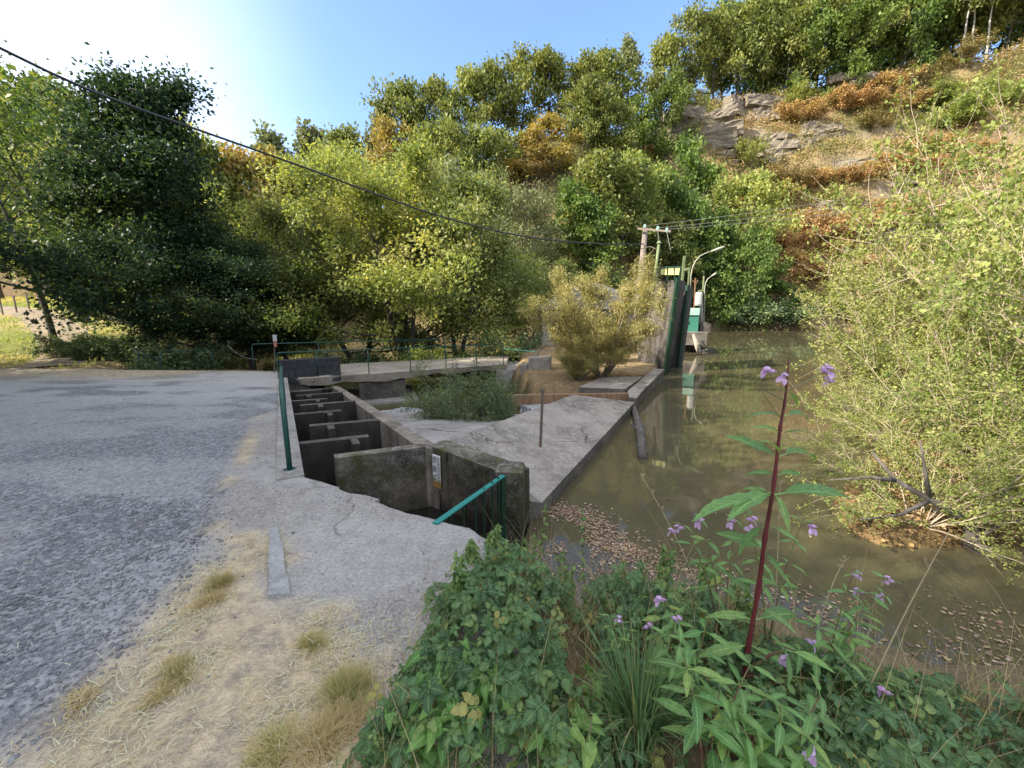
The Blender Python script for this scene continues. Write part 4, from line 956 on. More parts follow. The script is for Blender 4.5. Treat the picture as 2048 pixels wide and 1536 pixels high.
def make_tree(seed, H=10, cb=.25, rad=3.2, nl=18, nsub=5, leaves=5000, ls=.34, clump=.95, trunk=.17, lean=(0, 0), T=DIAMOND, prof=0, up=.5, droop=.1, tint=.5, tsp=.2, stems=1, top=.92):
    rng = np.random.default_rng(seed); chains = []; cents = []; rads = []; zs = []
    for s in range(stems):
        a0 = rng.uniform(0, 2 * PI); sp = .16 if stems > 1 else .03
        d0 = np.array([math.cos(a0) * sp * 2 + lean[0], math.sin(a0) * sp * 2 + lean[1], 1.0])
        tr = arc((math.cos(a0) * .12 * (stems > 1), math.sin(a0) * .12 * (stems > 1), -.3), d0, H * top * (1 if s == 0 else rng.uniform(.75, .95)), 9, rng, .1, .045)
        r0 = trunk * (1 if stems == 1 else .7); rr = r0 * (1 - np.linspace(0, .93, 10)); rr[0] *= 1.35
        chains.append((tr, rr))
        m = max(5, nl // stems)
        for i in range(m):
            f = cb + (1 - cb) * ((i + rng.uniform(.1, .9)) / m); tt = f * 9; j = min(int(tt), 8); p = tr[j] + (tr[j + 1] - tr[j]) * (tt - j)
            h = (f - cb) / (1 - cb)
            R = rad * {0: (.55 + .9 * math.sin(PI * min(1, h * .9 + .18)) * .72) * (1 - .45 * h ** 3), 1: (1.05 - .8 * h), 2: .55 + .6 * math.sin(PI * (h * .75 + .2)), 3: .75 + .35 * math.sin(PI * h)}[prof] * rng.uniform(.65, 1.15)
            a = i * 2.4 + rng.uniform(-.6, .6); el = .12 + .75 * h ** 1.3 + rng.uniform(-.15, .2)
            d = np.array([math.cos(a) * math.cos(el), math.sin(a) * math.cos(el), math.sin(el)])
            lb = arc(p, d, R, 5, rng, up * .6, .1); rl = max(.018, rr[j] * .55) * np.linspace(1, .22, 6); chains.append((lb, rl))
            for q in range(nsub):
                g_ = rng.uniform(.3, 1.0); k = min(int(g_ * 5), 4); b0 = lb[k] + (lb[k + 1] - lb[k]) * (g_ * 5 - k)
                dd = d + rng.normal(0, .65, 3); dd[2] += .1
                sb = arc(b0, dd, R * rng.uniform(.22, .5), 3, rng, .3, .15); chains.append((sb, np.linspace(max(.01, rl[k] * .45), .006, 4)))
                cents.append(sb[-1]); rads.append(clump * rng.uniform(.55, 1.15))
                if rng.random() < .5: cents.append(sb[1]); rads.append(clump * rng.uniform(.4, .8))
            cents.append(lb[-1]); rads.append(clump * rng.uniform(.7, 1.1))
        cents.append(tr[-1]); rads.append(clump * .8)
    cents = np.array(cents); rads = np.array(rads) * H / 10
    tn = np.clip(tint + rng.normal(0, tsp, len(cents)), 0, 1)
    tv, tf = chains_mesh(chains, 6)
    lv, lf, lt = leaves_at(cents, rads, leaves, ls, rng, T, tn, droop)
    return tv, tf, lv, lf, lt
PROTO = {}
def proto(key, name, mt, ml, trunkname='trunk', crownname='crown', fn=make_tree, **kw):
    tv, tf, lv, lf, lt = fn(**kw)
    a = npmesh(name + '_' + trunkname, tv, tf); a.materials.append(mt); a.polygons.foreach_set('use_smooth', [True] * len(a.polygons))
    b_ = npmesh(name + '_' + crownname, lv, lf, lt); b_.materials.append(ml)
    PROTO[key] = (name, a, b_, trunkname, crownname)
def put(key, loc, H, label, cat_, group=None, rz=None, wid=1.0, rnd=random, mat=None, lean=(0, 0)):
    name, a, b_, tn, cn = PROTO[key]
    root = empty(name, tuple(map(float, loc)), label, cat_, group, rz if rz is not None else rnd.uniform(0, 6.28))
    s = H / 10.0; root.scale = (s * wid, s * wid, s); root.rotation_euler[0] = lean[0]; root.rotation_euler[1] = lean[1]
    for nm, me in ((tn, a), (cn, b_)):
        o = bpy.data.objects.new(nm, me); C.objects.link(o); o.parent = root
    return root
m_bk = bark('dark_bark', (.03, .025, .02), (.10, .085, .07)); m_bkg = bark('grey_bark', (.10, .09, .075), (.26, .24, .2)); m_bkp = bark('pale_bark', (.3, .28, .24), (.5, .47, .42))
L_oak = leafm('oak_leaves', [(.05, .068, .02), (.105, .13, .036), (.165, .185, .052), (.24, .235, .075)], .38, hue=.008)
L_oakd = leafm('deep_green_leaves', [(.03, .05, .014), (.06, .10, .024), (.105, .155, .036), (.16, .205, .05)], .38)
L_aut = leafm('autumn_leaves', [(.14, .125, .035), (.21, .18, .052), (.26, .205, .06), (.27, .17, .055)], .42, hue=.012)
L_lite = leafm('yellow_green_leaves', [(.09, .125, .032), (.165, .205, .055), (.245, .27, .08), (.33, .32, .11)], .46)
L_mid = leafm('mid_green_ash_leaves', [(.06, .085, .026), (.105, .14, .044), (.16, .19, .065), (.24, .24, .10)], .42)
L_grey = leafm('grey_green_leaves', [(.075, .09, .04), (.12, .14, .065), (.17, .19, .09), (.22, .23, .12)], .35)
L_dark = leafm('alder_leaves', [(.009, .02, .012), (.018, .038, .02), (.032, .06, .026), (.08, .11, .03)], .36, var=.1)
L_wil = leafm('willow_leaves', [(.165, .17, .065), (.245, .235, .09), (.32, .295, .12), (.38, .335, .16)], .45)
L_shr = leafm('bank_shrub_leaves', [(.075, .105, .025), (.13, .165, .04), (.20, .225, .06), (.28, .27, .10)], .42)
L_bsh = leafm('apron_bush_leaves', [(.05, .08, .04), (.09, .13, .065), (.15, .19, .09), (.24, .27, .11)], .38)
L_org = leafm('orange_scrub_leaves', [(.20, .125, .058), (.28, .18, .08), (.33, .225, .10), (.26, .205, .075)], .35)
L_gorse = leafm('gorse_leaves', [(.06, .065, .02), (.11, .10, .03), (.17, .13, .045), (.22, .15, .06)], .25)

ky = dict(H=10)
proto('oak1', 'oak_tree', m_bk, L_oak, seed=1, leaves=6500, ls=.36, rad=3.3, nl=20, nsub=5, clump=.95)
proto('oak2', 'oak_tree', m_bk, L_oak, seed=2, leaves=5800, ls=.38, rad=3.0, nl=17, nsub=5, clump=.95, cb=.35, prof=2)
proto('oak3', 'oak_tree', m_bk, L_oakd, seed=3, leaves=6500, ls=.36, rad=3.4, nl=20, nsub=5, clump=1.0, cb=.15, stems=2)
proto('aut1', 'autumn_tree', m_bk, L_aut, seed=4, leaves=5200, ls=.36, rad=3.0, nl=18, nsub=5, clump=.85, cb=.2)
proto('aut2', 'autumn_tree', m_bkg, L_aut, seed=5, leaves=4500, ls=.36, rad=2.6, nl=18, nsub=4, clump=.8, cb=.2, prof=2, tint=.3)
proto('lite1', 'ash_tree', m_bk, L_lite, seed=6, leaves=6500, ls=.34, rad=3.2, nl=19, nsub=5, clump=.95)
proto('grey1', 'grey_willow', m_bkg, L_grey, seed=7, leaves=9500, ls=.3, rad=2.7, nl=20, nsub=5, clump=.9, cb=.12, T=SLIVER, droop=.9, prof=2)
proto('slim1', 'slender_tree', m_bkg, L_grey, seed=8, leaves=3600, ls=.36, rad=1.7, nl=18, nsub=3, clump=.75, cb=.3, up=.9, trunk=.11, T=DIAMOND, tint=.35)
proto('birch', 'birch_tree', m_bkp, L_oak, seed=9, leaves=2600, ls=.36, rad=1.8, nl=14, nsub=3, clump=.75, cb=.5, up=.7, trunk=.14)
proto('big1', 'ash_tree', m_bk, L_lite, seed=12, leaves=50000, ls=.135, rad=4.0, nl=26, nsub=8, clump=.72, cb=.16, stems=3, trunk=.2, tint=.5, tsp=.22)
proto('big2', 'ash_tree', m_bk, L_mid, seed=13, leaves=36000, ls=.135, rad=3.4, nl=22, nsub=8, clump=.7, cb=.12, stems=2, trunk=.17, tint=.42, tsp=.22)
proto('alder1', 'alder_tree', m_bk, L_dark, seed=14, leaves=52000, ls=.14, rad=3.9, nl=30, nsub=8, clump=.8, cb=.12, trunk=.22, prof=1, up=.25)
proto('alder2', 'alder_tree', m_bk, L_dark, seed=15, leaves=46000, ls=.14, rad=3.8, nl=28, nsub=8, clump=.8, cb=.2, trunk=.2, prof=0, up=.4)
proto('alder3', 'alder_tree', m_bk, L_oakd, seed=18, leaves=6000, ls=.16, rad=3.0, nl=20, nsub=5, clump=.75, cb=.25, trunk=.17, prof=2, up=.5, lean=(.25, 0), tint=.4)

WORDS = 'first second third fourth fifth sixth seventh eighth ninth tenth eleventh twelfth thirteenth fourteenth fifteenth sixteenth seventeenth eighteenth nineteenth twentieth'.split()
def hillrow(rows, look, where, anchor, group):
    """rows: (kind, px, depth, top py) in order along the hill; each becomes a tree of its own"""
    for k, (kind, px, Y, ty) in enumerate(rows):
        q = Q(px, ty, Y); X = q[0]; z0 = float(terr(X, Y)); H = max(2.5, q[2] - z0)
        # keep the trunk foot on the slope at this column
        lab = f'{look[kind[:3]]} {where}, {WORDS[k]} counting from {anchor}'
        put(kind, (X, Y, z0 - .1), H, lab, 'tree', group, wid=random.uniform(.85, 1.15) * min(1.5, max(.8, 8.5 / H)))
LOOK = {'oak': 'green oak', 'aut': 'orange tinged tree', 'lit': 'yellow green ash', 'gre': 'grey green willow', 'sli': 'slender pale tree', 'bir': 'white trunked birch', 'ald': 'dark alder'}
GT = 'trees of the wooded hillside'
hillrow([('slim1', 560, 52, 246), ('slim1', 640, 54, 236), ('oak2', 700, 60, 262), ('slim1', 752, 60, 186), ('oak2', 815, 62, 172), ('oak1', 868, 63, 152), ('oak2', 930, 64, 150), ('oak1', 985, 64, 118), ('oak2', 1040, 66, 106), ('oak1', 1105, 67, 104), ('oak2', 1165, 68, 118), ('oak1', 1215, 70, 98), ('slim1', 1268, 72, 66), ('oak1', 1330, 74, 70), ('oak2', 1385, 75, 30), ('oak1', 1440, 76, 24)], LOOK, 'on the skyline ridge', 'the river bend', GT)
hillrow([('oak2', 1492, 76, -4), ('oak1', 1545, 77, -10), ('oak1', 1590, 75, 20), ('oak3', 1632, 75, 10), ('oak2', 1680, 76, -30), ('oak3', 1722, 74, -10), ('oak1', 1768, 77, -60), ('oak3', 1820, 76, -40), ('birch', 1862, 75, -90), ('oak1', 1905, 78, -90), ('birch', 1965, 73, -120), ('birch', 1992, 73, -130), ('birch', 2022, 73, -140), ('oak2', 2055, 76, -150), ('oak1', 2110, 74, -140)], LOOK, 'on the ridge above the cliff', 'the rock ledge', GT)
hillrow([('oak1', 1000, 55, 262), ('aut1', 1052, 54, 262), ('aut1', 1105, 55, 226), ('oak2', 1168, 60, 196), ('oak1', 1178, 58, 150), ('oak1', 1232, 60, 200), ('oak3', 1290, 64, 190), ('oak3', 1345, 66, 150)], LOOK, 'on the upper slope', 'the river bend', GT)
hillrow([('lite1', 600, 45, 300), ('oak1', 640, 47, 330), ('lite1', 680, 46, 300), ('aut2', 760, 50, 250), ('oak1', 850, 52, 246), ('oak1', 900, 50, 236), ('oak2', 950, 50, 262), ('grey1', 920, 42, 330)], LOOK, 'rising behind the big ash', 'the alders', GT)
hillrow([('lite1', 345, 37, 300), ('lite1', 392, 38, 262), ('oak1', 430, 38, 330), ('aut1', 478, 40, 290), ('aut2', 528, 42, 310), ('lite1', 300, 36, 360), ('oak1', 560, 44, 330), ('lite1', 520, 37, 400)], LOOK, 'seen over the dark alders', 'the meadow', GT)
hillrow([('grey1', 1010, 36, 352), ('grey1', 1075, 38, 372), ('oak3', 1135, 41, 356), ('oak1', 1195, 44, 300), ('oak1', 1250, 46, 318), ('oak3', 1205, 40, 420), ('lite1', 1290, 48, 300)], LOOK, 'on the slope above the powerhouse', 'the big ash', GT)
hillrow([('oak3', 1325, 50, 330), ('oak3', 1385, 53, 268), ('oak1', 1340, 46, 425), ('oak3', 1400, 47, 385), ('oak3', 1460, 47.5, 420), ('oak3', 1500, 46.5, 455), ('lite1', 1490, 51, 330), ('oak3', 1435, 46, 490), ('oak3', 1535, 46.6, 540)], LOOK, 'on the slope behind the street lamps', 'the utility pole', GT)
hillrow([('oak1', 60, 62, 150), ('oak1', -20, 70, 190), ('oak1', 130, 60, 230), ('lite1', 30, 48, 250), ('lite1', 180, 46, 330), ('oak2', 240, 44, 330), ('lite1', 90, 42, 420), ('lite1', -60, 44, 300), ('oak3', 200, 37, 430), ('oak3', 330, 35, 430)], LOOK, 'beyond the meadow fence', 'the track', GT)
hillrow([('oak3', 1470, 81, 0), ('oak3', 1520, 82, -30), ('oak1', 1572, 82, -10), ('oak3', 1612, 83, -40), ('oak1', 1660, 82, -50), ('oak3', 1705, 83, -60), ('oak3', 1750, 83, -60), ('oak1', 1795, 83, -80), ('oak3', 1842, 83, -80), ('oak3', 1885, 83, -90), ('oak1', 1935, 83, -100), ('oak3', 1985, 83, -100), ('oak3', 2040, 83, -110)], LOOK, 'in the second rank along the ridge', 'the rock ledge', GT)
# the trees by the river
def tree_at(key, px, Y, ty, label, wid=1.0, rz=None, group=None, z=None, lean=(0, 0)):
    q = Q(px, ty, Y); z0 = float(terr(q[0], Y)) if z is None else z
    return put(key, (q[0], Y, z0 - .1), q[2] - z0, label, 'tree', group, rz=rz, wid=wid, lean=lean)
tree_at('big1', 800, 22, 262, 'large bright yellow green ash with several dark stems on the river bank behind the bridge', 1.0, 0.6)
tree_at('big2', 692, 23.5, 290, 'yellow green ash leaning over the river between big ash and alders', 1.1, 1.2)
tree_at('big2', 905, 23.5, 285, 'yellow green ash standing close behind the big ash toward the powerhouse', 1.0, 3.2)
tree_at('big2', 1060, 31.5, 478, 'small sunlit lime green ash beside the powerhouse roof', 1.15, 4.0)
tree_at('lite1', 990, 26, 470, 'pale ash between the big ash and the powerhouse', 1.1, 4.6)
tree_at('alder1', 215, 19.5, 128, 'tall dense dark alder, the highest beside the meadow track', 1.02, .4)
tree_at('alder2', 350, 19.5, 440, 'dark alder between the tallest alder and the river railings', 1.15, 2.0)
tree_at('alder2', 478, 20.5, 500, 'low dark alder spreading over the river beside the big ash', 1.5, 3.6)
tree_at('alder2', 560, 23, 530, 'dark alder at the far water edge under the leaning ash', 1.3, 5.0)
tree_at('alder3', 10, 19.5, 190, 'thin leaning alder with an open yellowish crown at the road edge', .9, 2.2)
tree_at('alder3', 90, 24, 170, 'open crowned alder behind the tallest alder on the meadow side', .95, 4.0)
for k, (x, y, H, key, lab) in enumerate([(-15.5, -2.5, 12.2, 'alder1', 'first roadside alder behind the viewer, shading the dry verge'), (-16.2, 2.2, 12.6, 'alder2', 'second roadside alder, shading the asphalt beside the kerb stone'), (-16.4, 5.6, 12.0, 'alder1', 'third roadside alder, shading the asphalt beside the handrail'), (-20.5, 8.6, 12.8, 'alder2', 'fourth roadside alder, shading the road before the bridge'), (-14.5, -7.5, 12.5, 'alder2', 'roadside alder far behind the viewer'), (-21, 2.6, 13, 'alder1', 'roadside alder in the second row, across the road'), (-20.5, -.5, 13, 'alder1', 'roadside alder in the second row, farther back across the road'), (-18.6, -.4, 13.2, 'alder2', 'roadside alder squeezed between the first two roadside alders'), (-24.5, 5.0, 15.5, 'alder1', 'tall roadside alder in the third row, level with the handrail'), (-24.5, .3, 15.5, 'alder2', 'tall roadside alder in the third row, level with the kerb stone'), (-24.5, 9.5, 15.5, 'alder1', 'tall roadside alder in the third row, level with the bridge'), (-19, 3.9, 13.2, 'alder2', 'roadside alder between the second and third roadside alders')]):
    put(key, (x, y, -.3), H, lab, 'tree', 'alders along the road', wid=1.05)

# ------------------------------------------------------------------ shrubs
def make_shrub(seed, H=10, R=5, nst=14, nsub=7, leaves=9000, ls=.3, T=SLIVER, stem=.07, fan=.9, clump=.5, cb=.25, tint=.5, tsp=.2, bend=.1, droop=.1, side=None, twig=True, tilt=(0, 0)):
    rng = np.random.default_rng(seed); chains = []; cents = []; rads = []
    for i in range(nst):
        a = rng.uniform(0, 2 * PI) if side is None else rng.uniform(*side)
        o = rng.uniform(.1, 1) ** .7 * fan; d = np.array([math.cos(a) * o * R / 5 + tilt[0], math.sin(a) * o * R / 5 + tilt[1], 1.0])
        L = H * rng.uniform(.6, 1.05) / math.sqrt(1 + (o * .5) ** 2)
        s = arc((math.cos(a) * .25 * R / 5, math.sin(a) * .25 * R / 5, -.3), d, L, 7, rng, bend, .1)
        chains.append((s, stem * rng.uniform(.6, 1.1) * np.linspace(1, .18, 8)))
        for q in range(nsub):
            f = rng.uniform(cb, 1) * 7; j = min(int(f), 6); p = s[j] + (s[j + 1] - s[j]) * (f - j)
            dd = unit((s[j + 1] - s[j])[None])[0] + rng.normal(0, .6, 3); Lb = R * rng.uniform(.15, .42)
            b_ = arc(p, dd, Lb, 4, rng, .15, .15)
            if twig: chains.append((b_, np.linspace(stem * .3, stem * .06, 5)))
            for e_ in (1, 2, 3, 4):
                if rng.random() < .75: cents.append(b_[e_]); rads.append(clump * rng.uniform(.5, 1.1))
    cents = np.array(cents); rads = np.array(rads); tn = np.clip(tint + rng.normal(0, tsp, len(cents)), 0, 1)
    tv, tf = chains_mesh(chains, 5); lv, lf, lt = leaves_at(cents, rads, leaves, ls, rng, T, tn, droop, .85)
    return tv, tf, lv, lf, lt
m_tw = bark('pale_twigs', (.28, .22, .15), (.48, .40, .29), 12); m_tws = bark('shrub_stems', (.10, .08, .06), (.24, .2, .15), 10)
SH = dict(fn=make_shrub, trunkname='stems', crownname='foliage')
proto('wil1', 'willow_shrub', m_tws, L_wil, seed=21, H=10, R=5.2, nst=22, nsub=12, leaves=52000, ls=.25, clump=.6, stem=.10, fan=.9, tint=.5, **SH)
proto('bush1', 'willow_shrub', m_tws, L_bsh, seed=22, H=10, R=9, nst=34, nsub=10, leaves=17000, ls=.42, clump=.8, stem=.09, fan=1.25, tint=.45, cb=.15, **SH)
proto('bank1', 'bank_shrub', m_tw, L_shr, seed=23, H=10, R=6, nst=26, nsub=26, leaves=24000, ls=.135, clump=.24, stem=.045, fan=.85, tint=.55, cb=.2, T=DIAMOND, **SH)
proto('bank2', 'bank_shrub', m_tw, L_shr, seed=24, H=10, R=6.5, nst=30, nsub=24, leaves=24000, ls=.145, clump=.24, stem=.042, fan=1.1, tint=.5, cb=.12, T=DIAMOND, **SH)
proto('bank3', 'bank_shrub', m_tw, L_shr, seed=25, H=10, R=7, nst=24, nsub=18, leaves=15000, ls=.155, clump=.24, stem=.045, fan=1.5, tint=.5, cb=.15, T=DIAMOND, bend=-.25, **SH)
proto('orange', 'orange_bush', m_tws, L_org, seed=26, H=10, R=8, nst=20, nsub=8, leaves=8000, ls=.6, clump=1.2, stem=.12, fan=1.1, T=DIAMOND, **SH)
proto('gorse', 'gorse_bush', m_tws, L_gorse, seed=27, H=10, R=8, nst=22, nsub=8, leaves=9000, ls=.62, clump=1.1, stem=.10, fan=1.1, T=SLIVER, **SH)
proto('grn', 'hill_bush', m_tws, L_lite, seed=28, H=10, R=8, nst=20, nsub=8, leaves=8500, ls=.58, clump=1.2, stem=.10, fan=1.1, T=DIAMOND, tint=.35, **SH)
proto('drk', 'dark_bush', m_tws, L_bsh, seed=29, H=10, R=8, nst=26, nsub=9, leaves=9000, ls=.62, clump=1.1, stem=.08, fan=1.1, T=DIAMOND, tint=.4, **SH)
def bush_at(key, base, H, label, wid=1.0, rz=None, group=None, lean=(0, 0)):
    return put(key, base, H, label, 'shrub', group, rz=rz, wid=wid, lean=lean)
bush_at('wil1', (2.85, 12.8, -.45), 3.6, 'pale sunlit willow with a bare fork of stems in front of the gate wall', .96, .3)
bush_at('wil1', (2.0, 12.3, -.5), 1.5, 'lower pale willow spilling toward the dry bank beside the larger willow', 1.15, 2.5)
bush_at('wil1', (2.9, 16.5, -.45), 1.9, 'small willow sprout below the powerhouse notices', 1.0, 4.5)
bush_at('bush1', (-1.15, 8.95, -.86), 1.55, 'rounded grey green bush growing on the weir apron', 1.05, 1.0)
bush_at('bush1', (-.2, 8.4, -.68), .55, 'small light green sprig at the skirt of the apron bush', .8, 3.0)
G5 = 'pale shrubs on the pond bank'
bs = [('bank1', 8.8, 6.0, 5.2, .8, 'tall yellow green bank shrub, highest of the thicket over the pond'), ('bank2', 6.7, 5.4, 2.7, .95, 'twiggy bank shrub with pale fanned stems overhanging the pond'), ('bank2', 10.8, 7.6, 7.4, .8, 'tall bank shrub behind the highest of the thicket'), ('bank1', 8.6, 8.6, 4.0, 1.0, 'bank shrub standing behind the fanned stems at the water'),
      ('bank3', 5.3, 4.55, 1.8, 1.0, 'low sprawling bank shrub with bare twigs drooping to the water'), ('bank2', 13.6, 10.5, 8.6, .85, 'farther bank shrub rising against the dry cliff'), ('bank1', 13.4, 12.5, 5.4, 1.0, 'bank shrub at the pond bend below the dry cliff'), ('bank2', 17.5, 15.0, 5.5, 1.1, 'bank shrub farthest along the pond edge'), ('bank1', 8.2, 4.6, 5.6, .8, 'bank shrub at the edge of the view beside the tall one'), ('bank3', 4.3, 4.0, 1.5, 1.1, 'lowest bare twigged shrub with yellow leaves at the sunlit bank corner'), ('bank3', 6.3, 6.6, 2.0, 1.0, 'bank shrub leaning far out over the open pond water'), ('bank3', 6.6, 4.2, 2.4, 1.0, 'sprawling shrub with yellow leaves behind the leaning trunk')]
for key, x, y, H, wd, lab in bs:
    bush_at(key, (x, y, max(float(terr(x, y)), WZ - .15) - .03), H, lab, wd, None, G5)
# the leaning trunk on the bank
lt = [P(2060, 1170, -.45), P(1985, 1120, -.35)]
mb = MB(); a_ = Q(2040, 1150, 3.6); b_ = Q(1938, 1085, 3.75); c_ = Q(1945, 1050, 3.8); d_ = Q(1860, 1000, 3.9); e_ = Q(1790, 960, 4.0); f_ = Q(1745, 905, 4.1)
trk = empty('leaning_trunk', (a_[0], a_[1], a_[2] - .2), 'dark crooked trunk leaning out from the shaded bank with bare side branches', 'tree')
mb.tube([(a_[0] + .35, a_[1] - .1, a_[2] - .3), tuple(a_), tuple(b_), tuple(c_)], [.10, .085, .065, .05], 8)
mb.tube([tuple(c_), tuple(d_), tuple(e_), tuple(f_)], [.045, .032, .022, .012], 7); child(mb, 'trunk', m_log, trk, smooth=True)
for pts in ([c_, Q(2010, 985, 4.0), Q(2048, 940, 4.1)], [d_, Q(1850, 940, 3.9), Q(1840, 880, 3.9)], [e_, Q(1740, 955, 4.0), Q(1660, 960, 4.0)], [b_, Q(2000, 1050, 3.7), Q(2060, 1035, 3.6)], [d_, Q(1800, 1030, 3.8), Q(1720, 1040, 3.8)]):
    mb = MB(); mb.tube([tuple(p_) for p_ in pts], [.025, .016, .007], 6); child(mb, 'branch', m_log, trk, smooth=True)
# riverside growth
bush_at('drk', tuple(Q(370, 738, 17.2) - np.array([0, 0, .6])), 2.0, 'mid green riverside bush behind the straight curled railing', 1.1)
bush_at('drk', tuple(Q(448, 738, 18.2) - np.array([0, 0, .75])), 1.1, 'low riverside bush under the curled end of the bridge railing', 1.1)
for k, (px, Y, H, lab) in enumerate([(150, 18.3, 1.0, 'low dark bush at the track edge beneath the tallest alder'), (205, 17.8, 1.15, 'dark bush in deep shade between the track and the bent railing'), (245, 18.0, 1.1, 'dark bush touching the bent railing under the alders'), (290, 17.8, 1.2, 'dark bush behind the kink of the bent railing')]):
    q = Q(px, 700, Y); bush_at('drk', (q[0], Y, float(terr(q[0], Y)) - .1), H * 1.2, lab, 1.15, None, 'dark bushes under the alders')
bush_at('wil1', tuple(Q(628, 690, 22) - np.array([0, 0, .2])), 1.1, 'pale sunlit bush at the far river edge behind the bridge railing', 2.2)
for k, (px, Y, H, lab) in enumerate([(700, 20, 1.3, 'green bush at the foot of the leaning ash behind the bridge'), (780, 20.3, 1.2, 'green bush at the foot of the big ash behind the bridge'), (850, 20, 1.4, 'leafy green bush behind the middle of the bridge railing'), (905, 20.5, 1.1, 'leafy bush behind the bridge railing toward the powerhouse'), (960, 21.5, 1.3, 'bush at the bridge end below the pale ash'), (1035, 22, 1.5, 'bush beside the drainpipe corner of the powerhouse'), (480, 30, 2.2, 'bush on the shaded far river bank'), (560, 30, 2.0, 'bush at the far river bank beneath the dark alder')]):
    q = Q(px, 700, Y); bush_at('drk' if k != 2 else 'grn', (q[0], Y, max(float(terr(q[0], Y)), DZ) - .1), H * 1.2, lab, 1.1, None, 'bushes behind the bridge')

# ------------------------------------------------------------------ hillside scrub, bushes and rock
def hillhit(px, py, t0=25):
    d = ray(px, py); t = np.arange(t0, 160, .2); pz = EYE + d[2] * t
    hit = pz < terr(d[0] * t, d[1] * t); k = int(np.argmax(hit)) if hit.any() else len(t) - 1
    return np.array([d[0] * t[k], d[1] * t[k], pz[k]])
hb = [('gorse', 1320, 235, 2.2, 'brown green gorse hanging over the overgrown end of the rock ledge'), ('gorse', 1400, 195, 2.4, 'gorse bush above the cracked rock face'), ('gorse', 1470, 165, 2.6, 'gorse bush between the ridge oaks and the rock face'), ('orange', 1440, 150, 2.4, 'orange brown bush on the brow above the rock face'), ('gorse', 1560, 170, 2.8, 'large gorse bush on the brow near the overhang'), ('gorse', 1620, 160, 2.6, 'gorse bush hanging beside the dark overhang'), ('gorse', 1650, 130, 2.4, 'gorse bush above the dark overhang'), ('orange', 1300, 315, 1.8, 'rust coloured bush beside the rubble'), ('orange', 1600, 240, 2.4, 'bare orange bush on the ledge in the cliff middle'), ('orange', 1690, 220, 2.6, 'yellow orange bush below the dark overhang'), ('gorse', 1750, 250, 2.0, 'dry bush on the terrace past the overhang'),
      ('gorse', 1560, 380, 3.0, 'olive brown bush under the pale rock slabs'), ('grn', 1500, 330, 2.6, 'bright green bush among the pale rocks'), ('orange', 1650, 480, 3.6, 'broad salmon orange bush at the cliff foot'), ('orange', 1590, 500, 2.8, 'smaller salmon bush touching the broad orange one'), ('orange', 1620, 560, 2.4, 'tan bush at the slope foot beneath the orange bushes'), ('orange', 1700, 560, 2.6, 'rusty bush by the water beneath the cliff'), ('gorse', 1840, 170, 2.6, 'dry brown bush high on the terrace beneath the birches'), ('gorse', 1920, 130, 2.8, 'dry bush right beneath the birches'), ('grn', 1900, 250, 3.0, 'green bush on the upper terrace'), ('orange', 1800, 430, 2.6, 'tan bush beneath the second ledge'), ('grn', 1850, 330, 2.8, 'green bush on the second ledge'), ('gorse', 1690, 420, 2.0, 'brown bush in front of the hanging roots'), ('grn', 1250, 470, 2.6, 'bush on the slope right above the utility pole'), ('grn', 1160, 505, 2.4, 'bush on the shaded slope over the powerhouse roof'), ('drk', 1480, 640, 2.6, 'dark green bush hanging to the water beneath the street lamp'), ('drk', 1560, 640, 2.4, 'dark green bush on the far water edge'), ('grn', 1640, 625, 2.2, 'yellowish bush on the far water edge'), ('drk', 1430, 600, 3.0, 'dark bush on the bank behind the white box'), ('grn', 1740, 640, 2.4, 'light bush on the far water edge near the bank shrubs')]
rr_ = np.random.default_rng(909)
KN = {'gorse': 'brown green gorse bush', 'orange': 'rusty dry bush', 'grn': 'yellow green bush'}
for row, (wh, pxs, pys, keys) in enumerate([('under the ridge trees', (1480, 2070), (118, 70), ('grn', 'gorse', 'grn')), ('on the upper cliff terrace', (1560, 2040), (215, 190), ('gorse', 'orange', 'grn')), ('under the cliff ledges', (1480, 1960), (400, 300), ('gorse', 'orange', 'orange')), ('low on the dry slope', (1570, 1860), (520, 430), ('orange', 'orange', 'gorse'))]):
    nb_ = (14, 12, 12, 8)[row]
    for i in range(nb_):
        f = (i + .5) / nb_; kk_ = keys[int(rr_.integers(0, 3))]
        hb.append((kk_, pxs[0] + (pxs[1] - pxs[0]) * f + rr_.uniform(-12, 12), pys[0] + (pys[1] - pys[0]) * f + rr_.uniform(-22, 22), rr_.uniform(1.5, 2.6), f'{KN[kk_]} {wh}, {WORDS[i]} counting from the street lamps'))
for key, px, py, H, lab in hb:
    q = hillhit(px, py); bush_at(key, tuple(q - np.array([0, 0, .4])), H * 1.5, lab, random.uniform(1.0, 1.35), None, 'bushes on the hillside')
m_rock, nt, b = newmat('layered_rock')
pz = pos(nt, (.35, .35, 2.2)); r1 = noise_(nt, 1.6, 8, .65, pz); r2 = noise_(nt, 5, 6, .7)
c = mixc(nt, ramp(nt, r1, [(.35, g(0)), (.65, g(1))]), (.10, .085, .065), (.34, .295, .23))
c = mixc(nt, ramp(nt, r2, [(.5, g(0)), (.66, g(.8))]), c, (.26, .19, .11))
nt.links.new(c, b.inputs['Base Color']); b.inputs['Roughness'].default_value = .95
bump(nt, b, math_(nt, 'ADD', r1, r2), 1.0, .25)
